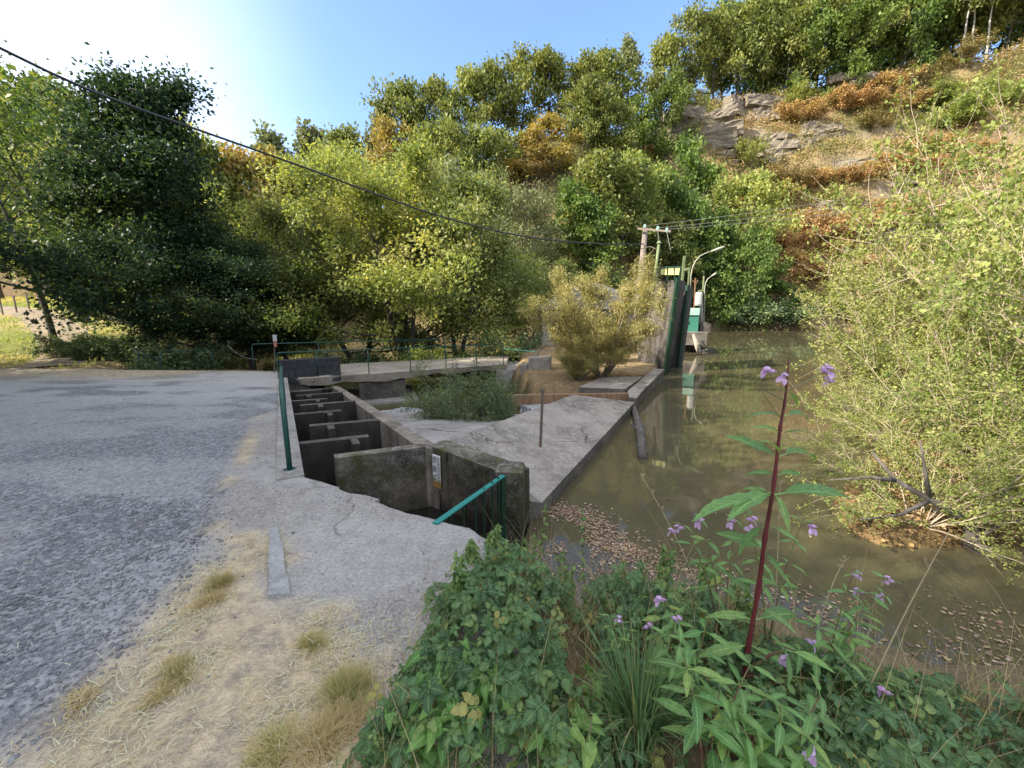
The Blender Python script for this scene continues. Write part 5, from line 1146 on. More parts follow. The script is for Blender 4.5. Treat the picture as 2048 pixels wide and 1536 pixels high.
def rock(px, py, wpx, hpx, lab, seed, layers=4, over=0.0):
    rng = np.random.default_rng(seed); q = hillhit(px, py); t = q[1] / ray(px, py)[1]; W = wpx / FPX * t; Hh = hpx / FPX * t
    mb = MB(); mb.maxlen = .5
    z = q[2] - Hh * .6
    for k in range(layers):
        h = Hh / layers * rng.uniform(.8, 1.3); nb = max(1, int(W / (h * 3.2)))
        for j in range(nb):
            w_ = W / nb * rng.uniform(.6, 1.5); dpt = rng.uniform(1.2, 2.2)
            mb.box((q[0] + (j + .5) / nb * W - W / 2 + rng.uniform(-.15, .15), q[1] - .25 + .3 * k - over * k + rng.uniform(-.6, .6), z + h / 2 + rng.uniform(-.25, .25) * h), (w_, dpt, h * rng.uniform(.8, 1.4)), rz=rng.uniform(-.55, .55), rx=rng.uniform(-.2, .2), ry=rng.uniform(-.22, .1))
        z += h * .95
    o = mb.build('rock_outcrop', m_rock, sub=3, rough=.6, bevel=.08); tag(o, lab, 'rock', 'rock outcrops in the cliff')
for k, a in enumerate([(1345, 268, 70, 60, 'grey rock pile at the overgrown end of the cliff ledge'), (1405, 256, 130, 84, 'cracked grey rock face in the middle of the cliff'), (1500, 222, 120, 56, 'layered rock shelf beneath the hanging gorse'), (1500, 318, 120, 50, 'pale rock slabs sliding below the rock face'), (1580, 290, 120, 50, 'light rock steps beside the rock slabs'), (1640, 262, 60, 36, 'small rock shelf on the cliff terrace'), (1735, 180, 150, 56, 'dark overhanging rock block beneath the ridge trees'), (1730, 346, 130, 56, 'rock wall behind the hanging roots'), (1800, 360, 60, 26, 'pale rock step at the end of the second ledge'), (1690, 420, 120, 34, 'dark rock ledge at the cliff foot'), (1900, 185, 60, 30, 'pale rock high on the upper terrace')]):
    rock(*a, seed=100 + k)
# scrub and dry grass over the whole slope
rng = np.random.default_rng(5)
n = 26000; X = np.concatenate([rng.uniform(-62, 10, 5000), rng.uniform(10, 96, n - 5000)]); Y = foot(X) + rng.uniform(-.5, 44, n)
e = .4; sl_ = np.hypot((terr(X + e, Y) - terr(X - e, Y)) / (2 * e), (terr(X, Y + e) - terr(X, Y - e)) / (2 * e))
dens = fbm(X / 4, Y / 4, 71); keep = (dens > .33) & (sl_ < 2.6); X, Y, dens = X[keep], Y[keep], dens[keep]
Z = terr(X, Y); cen_ = np.stack([X, Y, Z + .2 + .55 * rng.random(len(X)) * dens], 1); rads = rng.uniform(.4, 1.3, len(X)) * (.6 + dens)
tn = np.clip(fbm(X / 7, Y / 7, 73) * 1.5 - .25 + rng.normal(0, .12, len(X)), 0, 1)
tn = np.where(X < 12, np.clip(tn * .6 + .35, 0, 1), tn)
SCRUBT = (np.array([(0, 0, 0), (.2, .5, .05), (0, 1, -.06), (-.2, .5, .05)], float), np.array([(0, 1, 2, 3)]))
L_scr = leafm('scrub_leaves', [(.23, .155, .08), (.30, .225, .11), (.28, .225, .10), (.21, .20, .07), (.13, .15, .042), (.085, .11, .032)], .35, var=0)
lv, lf, lt_ = leaves_at(cen_, rads, 330000, .34, rng, SCRUBT, tn, droop=-.2, flat=.75)
tag(link('hillside_scrub', npmesh('hillside_scrub', lv, lf, lt_), L_scr), 'low dry grass and scrub covering the slope', None, None, 'stuff')
nm = 9000; X = rng.uniform(-75, -14.5, nm); Y = rng.uniform(14.6, 52, nm); k_ = (sdf(np.stack([X, Y], 1), np.concatenate([tp + tn_ * 1.0, (tp - tn_ * 1.0)[::-1]])) > 0) & (Y < foot(X)); X, Y = X[k_], Y[k_]
cen_ = np.stack([X, Y, terr(X, Y) + .06], 1); lv, lf, lt_ = leaves_at(cen_, np.full(len(X), .45), 60000, .16, rng, SLIVER, np.clip(fbm(X / 3, Y / 3, 19) * 1.6 - .3, 0, 1), droop=-1.5, flat=.12)
tag(link('meadow_grass', npmesh('meadow_grass', lv, lf, lt_), leafm('meadow_blades', [(.44, .35, .17), (.36, .33, .12), (.22, .27, .07), (.14, .20, .045)], .4, var=0)), 'short sunlit grass of the meadow', None, None, 'stuff')
# hanging roots and straw below the ledges
chs = []
for k in range(260):
    px = rng.choice([1740, 1690, 1780, 1450, 1360, 1640]) + rng.normal(0, 26); py = {0: 300, 1: 300}.get(0) + rng.normal(0, 14) if px > 1600 else 235 + rng.normal(0, 14)
    if k % 3 == 0: px, py = 1680 + rng.normal(0, 60), 412 + rng.normal(0, 8)
    q = hillhit(px, py) + np.array([0, -.35, .5]); L_ = rng.uniform(.8, 2.6)
    chs.append((np.array([q, q + np.array([rng.normal(0, .1), -.1, -L_ * .5]), q + np.array([rng.normal(0, .2), .05, -L_])]), np.array([.03, .022, .01])))
v_, f_2 = chains_mesh(chs, 4)
tag(link('hanging_roots', npmesh('hanging_roots', v_, f_2), bark('straw_roots', (.22, .15, .09), (.38, .29, .18), 6)), 'dry roots and straw hanging below the rock ledges', None, None, 'stuff')
# ------------------------------------------------------------------ ground litter, straw, gravel, floating leaves
rng = np.random.default_rng(33)
def ground_z(X, Y):
    X = np.asarray(X, float); Y = np.asarray(Y, float)
    return np.where(X < xe(Y) + .02, zpath(X, Y), terr(X, Y))
L_straw = leafm('straw', [(.34, .25, .13), (.48, .38, .22), (.60, .50, .32), (.52, .40, .22)], .2, var=0)
def inpoly(n, poly, rng, grow=0.0):
    q = np.array(poly)[:, :2]; lo, hi = q.min(0) - grow, q.max(0) + grow; out = np.zeros((0, 2))
    while len(out) < n:
        p = rng.uniform(lo, hi, (n * 2, 2)); out = np.concatenate([out, p[sdf(p, q) + rng.normal(0, max(grow, 1e-6), len(p)) < 0]])
    return out[:n]
STRAWT = (np.array([(-.028, 0, 0), (.028, 0, 0), (.028, .5, .09), (-.028, .5, .09), (.012, 1, .02), (-.012, 1, .02)], float), np.array([(0, 1, 2, 3), (3, 2, 4, 5)]))
pts = inpoly(34000, [p for p in straw if p[0] > -9], rng, .09)
cl = fbm(pts[:, 0] * 3.5, pts[:, 1] * 3.5, 64); pts = pts[cl + rng.normal(0, .07, len(pts)) > .47]
pts = pts[(pts[:, 1] > .4)]
ex = inpoly(1500, vergeS, rng, .3); st_ = np.concatenate([pts, ex])
sc_x = np.stack([rng.uniform(-7, .0, 900), rng.uniform(1, 9, 900)], 1); sc_x = sc_x[sc_x[:, 0] < xe(sc_x[:, 1]) - .1]; st_ = np.concatenate([st_, sc_x])
z = ground_z(st_[:, 0], st_[:, 1]) + rng.uniform(.0, .018, len(st_))
a = rng.uniform(0, 2 * PI, len(st_)); d = np.stack([np.cos(a), np.sin(a), rng.normal(0.02, .14, len(st_))], 1); u_ = unit(np.stack([rng.normal(0, .3, len(st_)), rng.normal(0, .3, len(st_)), np.ones(len(st_))], 1))
v_, f_ = scat(STRAWT, np.stack([st_[:, 0], st_[:, 1], z], 1), frames(d, u_), rng.uniform(.015, .06, len(st_)))
tag(link('dry_straw', npmesh('dry_straw', v_, f_, np.repeat(rng.uniform(0, 1, len(st_)), 2)), L_straw), 'short dry straw scattered over the verge', None, None, 'stuff')
m_grav = concrete('gravel_stone', (.2, .2, .205), (.11, .11, .115), (.36, .36, .36), pebble=0, bmp=.3)
gpts = inpoly(3600, [tuple(Pg(*p)[:2]) for p in [(-100, 1600), (-60, 1200), (150, 1000), (420, 1020), (400, 1150), (210, 1330), (60, 1450)]], rng, .12)
gp2 = np.stack([rng.uniform(-8, -.5, 1500), rng.uniform(1.5, 9, 1500)], 1); gp2 = gp2[gp2[:, 0] < xe(gp2[:, 1]) - .08]; gpts = np.concatenate([gpts, gp2])
PEB = ellT((0, 0, 0), (1, .8, .55), 6, 4)
ga = rng.uniform(0, 2 * PI, len(gpts)); s_ = rng.uniform(.003, .010, len(gpts)) * (1 + 1.0 * (rng.random(len(gpts)) < .06))
v_, f_ = scat(PEB, np.stack([gpts[:, 0], gpts[:, 1], ground_z(gpts[:, 0], gpts[:, 1]) + s_ * .25], 1), frames(np.stack([np.cos(ga), np.sin(ga), 0 * ga], 1), np.tile([0, 0, 1.0], (len(gpts), 1))), np.stack([s_, s_ * rng.uniform(.7, 1.3, len(s_)), s_], 1))
tag(link('loose_gravel', npmesh('loose_gravel', v_, f_), m_grav, smooth=True), 'loose small stones on the asphalt', None, None, 'stuff')
L_fall = leafm('fallen_leaves', [(.06, .04, .03), (.12, .075, .05), (.20, .125, .085), (.28, .19, .14), (.30, .25, .10), (.40, .33, .28)], .15, var=0)
FL = leafT(5, lambda t: .30 * math.sin(PI * min(1, t ** .8 * .96 + .02)) ** 1.1, .1, .06, .06)
cove = [tuple(P(*p, WZ)[:2]) for p in [(1040, 1075), (1075, 1010), (1110, 1010), (1200, 1040), (1330, 1100), (1450, 1150), (1600, 1185), (1720, 1200), (1900, 1200), (2060, 1220), (2060, 1420), (1700, 1330), (1300, 1260), (1000, 1200)]]
lp_ = np.concatenate([inpoly(4000, cove, rng, .12), inpoly(7000, [tuple(P(*p, WZ)[:2]) for p in [(1050, 1060), (1085, 1000), (1180, 1020), (1330, 1110), (1420, 1190), (1150, 1230), (1040, 1180)]], rng, .1)]); sparse = inpoly(420, [tuple(P(*p, WZ)[:2]) for p in [(1070, 1010), (1280, 800), (1330, 755), (1420, 680), (1640, 680), (1700, 900), (1780, 1150), (1300, 1100)]], rng, .3)
dn2 = fbm(lp_[:, 0] * 2.2, lp_[:, 1] * 2.2, 45); lp_ = lp_[dn2 + rng.normal(0, .05, len(lp_)) > .44]
lp_ = np.concatenate([lp_, sparse]); lp_ = lp_[lp_[:, 0] > pondline(lp_[:, 1])]
a = rng.uniform(0, 2 * PI, len(lp_)); d = np.stack([np.cos(a), np.sin(a), rng.normal(0, .05, len(lp_))], 1); u_ = unit(np.stack([rng.normal(0, .12, len(lp_)), rng.normal(0, .12, len(lp_)), np.ones(len(lp_))], 1))
sz = .010 + .032 * rng.random(len(lp_)) ** 1.8
pz_ = np.maximum(WZ + .004 + rng.uniform(0, .012, len(lp_)), terr(lp_[:, 0], lp_[:, 1]) + .01)
v_, f_ = scat(FL, np.stack([lp_[:, 0], lp_[:, 1], pz_], 1), frames(d, u_), sz)
tag(link('floating_leaves', npmesh('floating_leaves', v_, f_, np.repeat(rng.beta(1.6, 1.4, len(lp_)), len(FL[1]))), L_fall), 'fallen leaves floating in the pond corner', None, None, 'stuff')
bp = np.concatenate([np.stack([rng.uniform(2.8, 7, 9000), rng.uniform(3.3, 7, 9000)], 1), np.stack([rng.uniform(0, 4, 1800), rng.uniform(10.4, 16, 1800)], 1)])
zb_2 = terr(bp[:, 0], bp[:, 1]); k_ = zb_2 > WZ - .03; bp = bp[k_]; zb_2 = zb_2[k_]
a = rng.uniform(0, 2 * PI, len(bp)); d = np.stack([np.cos(a), np.sin(a), rng.normal(0, .25, len(bp))], 1); u_ = unit(np.stack([rng.normal(0, .4, len(bp)), rng.normal(0, .4, len(bp)), np.ones(len(bp))], 1))
v_, f_ = scat(FL, np.stack([bp[:, 0], bp[:, 1], zb_2 + rng.uniform(.0, .03, len(bp))], 1), frames(d, u_), rng.uniform(.025, .06, len(bp)))
L_fall2 = leafm('bank_leaf_litter', [(.13, .075, .035), (.24, .14, .065), (.32, .21, .10), (.36, .26, .15)], .2, var=0)
tag(link('leaf_litter', npmesh('leaf_litter', v_, f_, np.repeat(rng.uniform(0, 1, len(bp)), len(FL[1]))), L_fall2), 'dry leaf litter on the sunlit banks', None, None, 'stuff')

# ------------------------------------------------------------------ grass tufts in the verge
L_tuft = leafm('tuft_grass', [(.46, .35, .19), (.38, .31, .15), (.24, .23, .08), (.14, .16, .05)], .3, var=0)
def tuft(loc, n, h, spread, green, lab, seed, w=.0016):
    rng = np.random.default_rng(seed); parts = []; tn = []; asp_ = rng.uniform(.5, .9); ca = rng.uniform(0, PI); lobes = rng.normal(0, spread * .45, (4, 2))
    for i in range(int(n * 1.4)):
        q = lobes[int(rng.integers(0, 4))] * rng.uniform(.3, 1) + rng.normal(0, spread * .3, 2); q = np.array([q[0], q[1] * asp_]); rr = np.linalg.norm(q) / spread
        q = np.array([q[0] * math.cos(ca) - q[1] * math.sin(ca), q[0] * math.sin(ca) + q[1] * math.cos(ca)])
        a = math.atan2(q[1], q[0]) + rng.normal(0, 1.1); L_ = h * rng.uniform(.45, 1.25) * (1.1 - .4 * min(rr, 1.2)); o = rng.uniform(.25, 1.5); t = np.linspace(0, 1, 5); k_ = rng.normal(0, .5)
        x = L_ * o * t ** 1.3; y = L_ * k_ * t ** 2 * .5; zz = L_ * (t - .52 * min(o, 1.6) * t ** 2) * (1.15 - .3 * o)
        parts.append(ribbon(np.stack([q[0] + np.cos(a) * x - np.sin(a) * y, q[1] + np.sin(a) * x + np.cos(a) * y, zz], 1), w * (1 - t * .85), (-math.sin(a), math.cos(a), 0))); tn += [np.clip(green * (1.25 - .7 * rr) + rng.normal(0, .2), 0, 1)] * 8
    v, f = cat(*parts); o = link('grass_tuft', npmesh('grass_tuft', v, f, np.array(tn)), L_tuft); o.location = loc
    return tag(o, lab, 'grass tuft', 'grass tufts in the dry verge')
for k, (px, py, n, h, sp, gr, lab) in enumerate([(437, 1172, 420, .07, .10, .5, 'greenish grass tuft at the asphalt edge, nearest the kerb stone'), (425, 1200, 380, .05, .11, .12, 'straw coloured tuft leaning on the greenish one at the asphalt edge'), (368, 1345, 380, .06, .09, .62, 'green centred grass tuft in the middle of the dry verge'), (330, 1385, 260, .04, .09, .15, 'flat tan grass tuft touching the green centred one'), (628, 1292, 300, .06, .08, .45, 'grass tuft with two thin stalks below the kerb stone'), (690, 1400, 700, .10, .13, .6, 'dense green tuft at the edge of the brambles'), (640, 1480, 600, .09, .15, .2, 'brown matted tuft among the first brambles'), (165, 1400, 260, .035, .09, .1, 'flattened brown tuft at the asphalt edge nearest the viewer'), (560, 1500, 500, .07, .14, .3, 'mixed tuft at the bottom of the verge')]):
    q = onpath(px, py); tuft(tuple(q), n, h, sp, gr, lab, 300 + k)
q = onpath(628, 1292)
# ------------------------------------------------------------------ foreground: brambles
L_br = leafm('bramble_leaves', [(.03, .064, .026), (.06, .112, .04), (.10, .165, .054), (.20, .245, .07), (.30, .24, .07)], .3, rough=.5, spec=.4, var=0, vein=.6)
bl = leafT(9, lambda t: .31 * (math.sin(PI * min(1, t ** .82 * .97 + .01))) ** .95, .2, .3, .13, .2)
def comp(k):
    parts = [rotT(bl, 0, 0, 0, (0, .42, 0), 1.0), rotT(bl, 1.2, -.15, .1, (-.07, .1, 0), .88), rotT(bl, -1.2, -.15, -.1, (.07, .1, 0), .88)]
    if k == 5: parts += [rotT(bl, 2.0, 0, .1, (-.05, -.08, -.01), .62), rotT(bl, -2.0, 0, -.1, (.05, -.08, -.01), .62)]
    st = ribbon(np.array([(0, -.5, -.12), (0, -.1, 0), (0, .42, 0)]), np.array([.018, .016, .012]))
    return cat(*parts, st)
fg = [tuple(P(*p, .1)[:2]) for p in [(640, 1560), (690, 1440), (760, 1320), (850, 1230), (905, 1140), (980, 1100), (1050, 1105), (1160, 1125), (1300, 1140), (1400, 1160), (1500, 1200), (1620, 1250), (1720, 1290), (1850, 1300), (1980, 1330), (2150, 1370), (2500, 1480), (2700, 1800), (640, 1750)]]
fgp = np.array(fg)
def heap(x, y):
    return .05 + .28 * sm((fbm(np.asarray(x) * 1.7, np.asarray(y) * 1.7, 88) - .25) / .5) + .12 * sm((np.asarray(x) - .7) / .6)
rng = np.random.default_rng(41)
parts = []; tints = []; luvs = []
for k, nn in ((3, 2000), (5, 1300)):
    T = comp(k); p = inpoly(nn * 3, fg, rng, .05); pe = -sdf(p, fgp); gap = fbm(p[:, 0] * 3.2, p[:, 1] * 3.2, 66) + .25 * np.clip(pe / .25, 0, 1) + rng.normal(0, .05, len(p)); p = p[gap > .612 - .06 * sm((p[:, 0] - .6) / .5)][:nn]; nn = len(p); edge = np.clip(-sdf(p, fgp) / .25, .25, 1)
    gz = ground_z(p[:, 0], p[:, 1]); gz = np.maximum(gz, -.55)
    h = heap(p[:, 0], p[:, 1]) * edge * rng.uniform(.25, 1.1, nn)
    a = rng.uniform(0, 2 * PI, nn); d = np.stack([np.cos(a), np.sin(a) - .35, rng.normal(-.15, .3, nn)], 1)
    u_ = unit(np.stack([rng.normal(0, .45, nn), rng.normal(-.4, .42, nn), np.ones(nn)], 1))
    parts.append(scat(T, np.stack([p[:, 0], p[:, 1], gz + h], 1), frames(d, u_), (.022 + .045 * rng.random(nn) ** 1.7))); luvs.append(np.tile(np.concatenate([leafuv(9)] * k + [RUV(3)]), (nn, 1))); tints.append(np.repeat(np.clip(np.where(rng.random(nn) < .022, 1, rng.normal(.36, .2, nn)), 0, 1), len(T[1])))
v_, f_ = cat(*parts)
tag(link('bramble_leaves', npmesh('bramble_leaves', v_, f_, np.concatenate(tints), {'luv': np.concatenate(luvs)}), L_br), 'dark bluish bramble leaves covering the bank', None, None, 'stuff')
chs = []
for i in range(46):
    p = inpoly(1, fg, rng)[0]; a = rng.uniform(0, 2 * PI)
    while sdf(np.array([p + np.array([math.cos(a), math.sin(a) * .6]) * .75]), fgp)[0] > -.05: p = inpoly(1, fg, rng)[0]; a = rng.uniform(0, 2 * PI)
    z0 = max(float(ground_z(p[0], p[1])), -.5); L_ = rng.uniform(.3, .7)
    t = np.linspace(0, 1, 8); hh_ = rng.uniform(.1, .3)
    chs.append((np.stack([p[0] + np.cos(a) * L_ * t, p[1] + np.sin(a) * L_ * .6 * t, z0 + hh_ * np.sin(PI * t * .85) + .02], 1), np.linspace(.0026, .0012, 8)))
v_, f_ = chains_mesh(chs, 5)
tag(link('bramble_canes', npmesh('bramble_canes', v_, f_), paint('bramble_cane', (.085, .075, .035), rust=.3, rustcol=(.12, .04, .03), rough=.6), smooth=True), 'thorny bramble canes arching through the leaves', None, None, 'stuff')
# dry grass stalks and blades in the bank
parts = []; tn = []
pp_ = np.concatenate([inpoly(1700, fg, rng, .03), inpoly(260, [tuple(P(*p, .05)[:2]) for p in [(1700, 1330), (1900, 1350), (2060, 1380), (2300, 1500), (1750, 1560)]], rng), inpoly(500, [tuple(P(*p, .05)[:2]) for p in [(1000, 1120), (1250, 1160), (1420, 1250), (1500, 1330), (1200, 1400), (1000, 1300)]], rng), inpoly(420, [tuple(P(*p, .05)[:2]) for p in [(1000, 1110), (1160, 1130), (1400, 1165), (1620, 1260), (1500, 1300), (1200, 1230), (1000, 1190)]], rng)])
for i, p in enumerate(pp_):
    z0 = max(float(ground_z(p[0], p[1])), -.6); a = rng.uniform(0, 2 * PI); L_ = rng.uniform(.1, .38) * (1.9 if rng.random() < .16 else 1); o = rng.uniform(.1, .9)
    t = np.linspace(0, 1, 5); parts.append(ribbon(np.stack([p[0] + np.cos(a) * o * L_ * t ** 1.4, p[1] + np.sin(a) * o * L_ * t ** 1.4, z0 + L_ * (t - .4 * o * t ** 2)], 1), .0016 * (1.05 - t), (-math.sin(a), math.cos(a), 0))); tn += [rng.beta(.8, 1.6)] * 8
v_, f_ = cat(*parts)
tag(link('dry_grass', npmesh('dry_grass', v_, f_, np.array(tn)), leafm('bank_grass', [(.5, .33, .18), (.34, .27, .13), (.16, .19, .06), (.09, .16, .05)], .3, var=0)), 'thin dry and green grass stems among the brambles', None, None, 'stuff')

# ------------------------------------------------------------------ Himalayan balsam
L_bal = leafm('balsam_leaves', [(.07, .14, .045), (.11, .21, .065), (.165, .285, .085), (.26, .33, .07)], .4, rough=.45, spec=.45, var=.12, vein=.5)
m_red_stem, nt, b = newmat('red_stem'); nt.links.new(ramp(nt, noise_(nt, 14, 4, .6, pos(nt, (1, 1, .3))), [(.3, (.075, .012, .016)), (.7, (.17, .03, .035))]), b.inputs['Base Color']); b.inputs['Roughness'].default_value = .35; b.inputs['Subsurface Weight'].default_value = .0
m_gr_stem, nt, b = newmat('green_red_stem'); nt.links.new(ramp(nt, noise_(nt, 9, 3, .6), [(.35, (.16, .06, .045)), (.65, (.14, .19, .06))]), b.inputs['Base Color']); b.inputs['Roughness'].default_value = .45
m_petal, nt, b = newmat('lilac_petals')
pn = noise_(nt, 60, 4, .6); pc = ramp(nt, pn, [(.3, (.46, .20, .46)), (.5, (.66, .44, .68)), (.68, (.80, .68, .82))]); nt.links.new(pc, b.inputs['Base Color']); b.inputs['Roughness'].default_value = .6
tr = nd(nt, 'ShaderNodeBsdfTranslucent', i_Color=pc); mx = nd(nt, 'ShaderNodeMixShader', i_0=.4, i_1=b.outputs[0], i_2=tr.outputs[0]); nt.links.new(mx.outputs[0], nt.nodes['Material Output'].inputs['Surface'])
lance = leafT(12, lambda t: .155 * math.sin(PI * min(1, t ** .85 * .98 + .01)) ** .9, .25, .38, .07, .12)
wing = leafT(4, lambda t: .34 * math.sin(PI * min(1, t * .9 + .08)) ** .7, .25, .3)
fl_parts = [ellT((0, .28, .34), (.30, .34, .13), 8, 5), rotT(wing, .55, -.5, .3, (-.05, .25, -.05), .85), rotT(wing, -.55, -.5, -.3, (.05, .25, -.05), .85), ellT((0, -.1, .0), (.2, .36, .22), 8, 5), rotT(wing, 0, .7, 0, (0, .05, .2), .55), ellT((0, -.48, -.08), (.05, .16, .05), 5, 4)]
FLW = cat(*fl_parts); fl_me = npmesh('flower', *FLW); fl_me.materials.append(m_petal); fl_me.polygons.foreach_set('use_smooth', [True] * len(fl_me.polygons))
def balsam(label, base, stem, leaves, flowers, red=False, seed=0, thick=.008):
    """stem: list of polylines [(pts, r0, r1)]; leaves: (point, direction, length); flowers: (point, heading, size)"""
    rng = np.random.default_rng(seed); base = np.array(base, float)
    rt = empty('balsam_plant', tuple(base), label, 'plant', 'lilac flowered balsam plants on the bank')
    for k, (pts, r0, r1) in enumerate(stem):
        v, f = chains_mesh([(np.array(pts) - base, np.linspace(r0, r1, len(pts)) if r1 is not None else r0)], 9); o = link('stem' if k == 0 else 'side_stem', npmesh('stem', v, f), m_red_stem if red and k == 0 else m_gr_stem, rt, True)
    for p, d, L_ in leaves:
        n_ = leafT(12, lambda t, w_=rng.uniform(.11, .16): w_ * math.sin(PI * min(1, t ** .85 * .98 + .01)) ** .9, rng.uniform(.15, .4), rng.uniform(.15, .6), .07, .12)
        d = np.array(d, float); pet = ribbon(np.array([(0, -.18, 0), (0, -.05, 0), (0, .05, 0)]), np.array([.012, .012, .012])); n_ = cat(n_, pet)
        d = d / np.linalg.norm(d); st_p = np.array(p) - base + d * L_ * .15
        v, f = scat(n_, st_p[None], frames(d[None], unit(np.array([[rng.normal(0, .25), rng.normal(-.2, .25), 1.0]]))), np.array([L_]))
        link('leaf', npmesh('leaf', v, f, np.full(len(f), float(np.clip(rng.normal(.5, .2), 0, 1))), {'luv': np.concatenate([leafuv(12), RUV(3)])}), L_bal, rt, True)
    for p, hd_, s in flowers:
        o = bpy.data.objects.new('flower', fl_me); C.objects.link(o); o.parent = rt; o.location = tuple(np.array(p) - base); o.rotation_euler = (rng.normal(-.3, .2), rng.normal(0, .25), hd_); o.scale = (s * 1.2, s * 1.2, s * 1.2)
    return rt
def whorl(c, L_, n, rng, el=.25, a0=None):
    a0 = rng.uniform(0, 6.28) if a0 is None else a0
    return [(c, (math.cos(a0 + 2 * PI * i / n), math.sin(a0 + 2 * PI * i / n), el + rng.normal(0, .15)), L_ * rng.uniform(.8, 1.15)) for i in range(n)]
rng = np.random.default_rng(51)
YM = 1.5
mainp = [Q(1468, 1450, 1.47), Q(1487, 1365, 1.48), Q(1510, 1215, YM), Q(1527, 1100, YM), Q(1545, 985, YM), Q(1560, 860, YM), Q(1570, 800, YM), Q(1578, 715, YM)]
mainp[0][2] = max(mainp[0][2], -.05)
tq = np.linspace(0, 1, 60); mm = np.array(mainp); tk_ = np.linspace(0, 1, len(mm)); mainp2 = np.stack([np.interp(tq, tk_, mm[:, j]) for j in range(3)], 1)
for j in range(3): mainp2[:, j] = np.convolve(np.pad(mainp2[:, j], 2, mode='edge'), np.ones(5) / 5, 'valid')
mainp2[:, 0] += .0035 * np.sin(tq * 23) * (1 - tq); mr0 = .0092 * (1 - tq) ** .7 + .0018
for nd_ in (.08, .2, .33, .46, .60, .73, .84, .92): mr0 = mr0 * (1 + .38 * np.exp(-((tq - nd_) / .012) ** 2))
lv_ = []
def LD(px, py, tx, ty, dy=0.0, Y=YM, Yt=None):
    a_ = Q(px, py, Y); b2 = Q(tx, ty, (Yt or Y + dy)); return (a_, b2 - a_, float(np.linalg.norm(b2 - a_)) / 1.05)
for a_ in [(1543, 990, 1395, 1010, -.05), (1543, 985, 1480, 965, .08), (1546, 990, 1706, 965, .03), (1548, 985, 1588, 1045, -.12), (1545, 985, 1470, 1000, -.1), (1558, 912, 1548, 862, -.06), (1558, 915, 1468, 865, .03), (1560, 912, 1640, 885, .1), (1568, 835, 1508, 812, .02), (1568, 832, 1628, 812, .04), (1572, 785, 1560, 765, -.03), (1572, 785, 1600, 792, .02), (1528, 1105, 1560, 1130, -.1), (1530, 1100, 1450, 1060, .02), (1527, 1110, 1600, 1180, -.06), (1515, 1200, 1440, 1130, .05), (1508, 1240, 1420, 1215, .06), (1508, 1240, 1600, 1215, .05), (1500, 1290, 1585, 1330, -.08), (1500, 1290, 1410, 1300, -.04), (1535, 1050, 1470, 1085, -.05), (1537, 1050, 1600, 1075, -.06), (1552, 950, 1500, 935, .03), (1553, 950, 1612, 935, .03), (1563, 870, 1600, 850, -.03), (1564, 870, 1530, 838, -.02), (1570, 805, 1595, 782, -.02), (1520, 1160, 1565, 1125, -.05), (1520, 1215, 1590, 1250, -.1)]:
    lv_.append(LD(a_[0], a_[1], a_[2], a_[3], a_[4]))
side = [([Q(1567, 800, YM), Q(1538, 785, YM + .02), Q(1515, 765, YM + .03)], .003, .0015), ([Q(1572, 782, YM), Q(1610, 765, YM), Q(1650, 742, YM + .02)], .003, .0015), ([Q(1560, 835, YM), Q(1535, 800, YM), Q(1510, 762, YM)], .002, .001), ([Q(1490, 1345, 1.48), Q(1540, 1310, 1.45), Q(1570, 1300, 1.42)], .008, .004), ([Q(1490, 1352, 1.48), Q(1575, 1352, 1.45), Q(1680, 1365, 1.42)], .006, .003)]
fls = [(Q(1540, 742, YM), 1.2, .032), (Q(1566, 752, YM - .02), 2.8, .03), (Q(1652, 742, YM), 3.6, .034), (Q(1660, 762, YM), .4, .028), (Q(1648, 735, YM + .03), 5.0, .024), (Q(1570, 1315, 1.42), 2.0, .03), (Q(1622, 1285, 1.5), 4.0, .034)]
lv_ += [LD(1575, 1300, 1665, 1330, -.08, 1.42), LD(1570, 1300, 1590, 1365, -.1, 1.42), LD(1680, 1365, 1690, 1340, -.02, 1.42)]
balsam('tallest balsam with a thick wine red stem and lilac flowers against the pond', mainp[0], [(mainp2, mr0, None)] + side, lv_, fls, True, 1)
def mini(label, root_px, Y, tips, seed, leaf_n=3, Lf=.11, z0=None):
    """low balsam: a stem to each tip; tips (px, py, flowers)"""
    rng = np.random.default_rng(seed); r = Q(*root_px, Y); r[2] = max(float(ground_z(r[0], r[1])), -.5) if z0 is None else z0
    stems = []; lv = []; fl = []
    for px, py, nf in tips:
        e_ = Q(px, py, Y + rng.uniform(-.08, .08)); t = np.linspace(0, 1, 7)[:, None]; mid = (r + e_) / 2 + np.array([(r[0] - e_[0]) * .25, 0, .06])
        pth = (1 - t) ** 2 * r + 2 * t * (1 - t) * mid + t ** 2 * e_; stems.append((pth, .0055, .0015))
        for j in (3, 4, 5): lv += whorl(pth[j], Lf * (1.1 - .1 * j + .1), leaf_n, rng, .1)
        lv += whorl(pth[6], Lf * .5, 2, rng, .3)
        for i in range(nf): fl.append((e_ + np.array([rng.normal(0, .022), rng.normal(0, .02), -.018 - .028 * i]), rng.uniform(0, 6.28), rng.uniform(.026, .036)))
    return balsam(label, r, stems, lv, fl, False, seed)
mini('balsam with three flowers standing just beside the tallest red stem over the dark water', (1440, 1330), 1.75, [(1365, 1050, 2), (1402, 1040, 1), (1470, 1040, 1)], 61, Lf=.1)
mini('balsam with single hanging flowers behind the tallest red stem', (1530, 1330), 1.72, [(1495, 1030, 2), (1605, 1042, 1)], 62, Lf=.1)
mini('balsam reaching out over the leaf covered cove with four open flowers', (1640, 1400), 1.55, [(1705, 1150, 1), (1772, 1158, 1), (1735, 1185, 1), (1768, 1190, 1)], 63, Lf=.09)
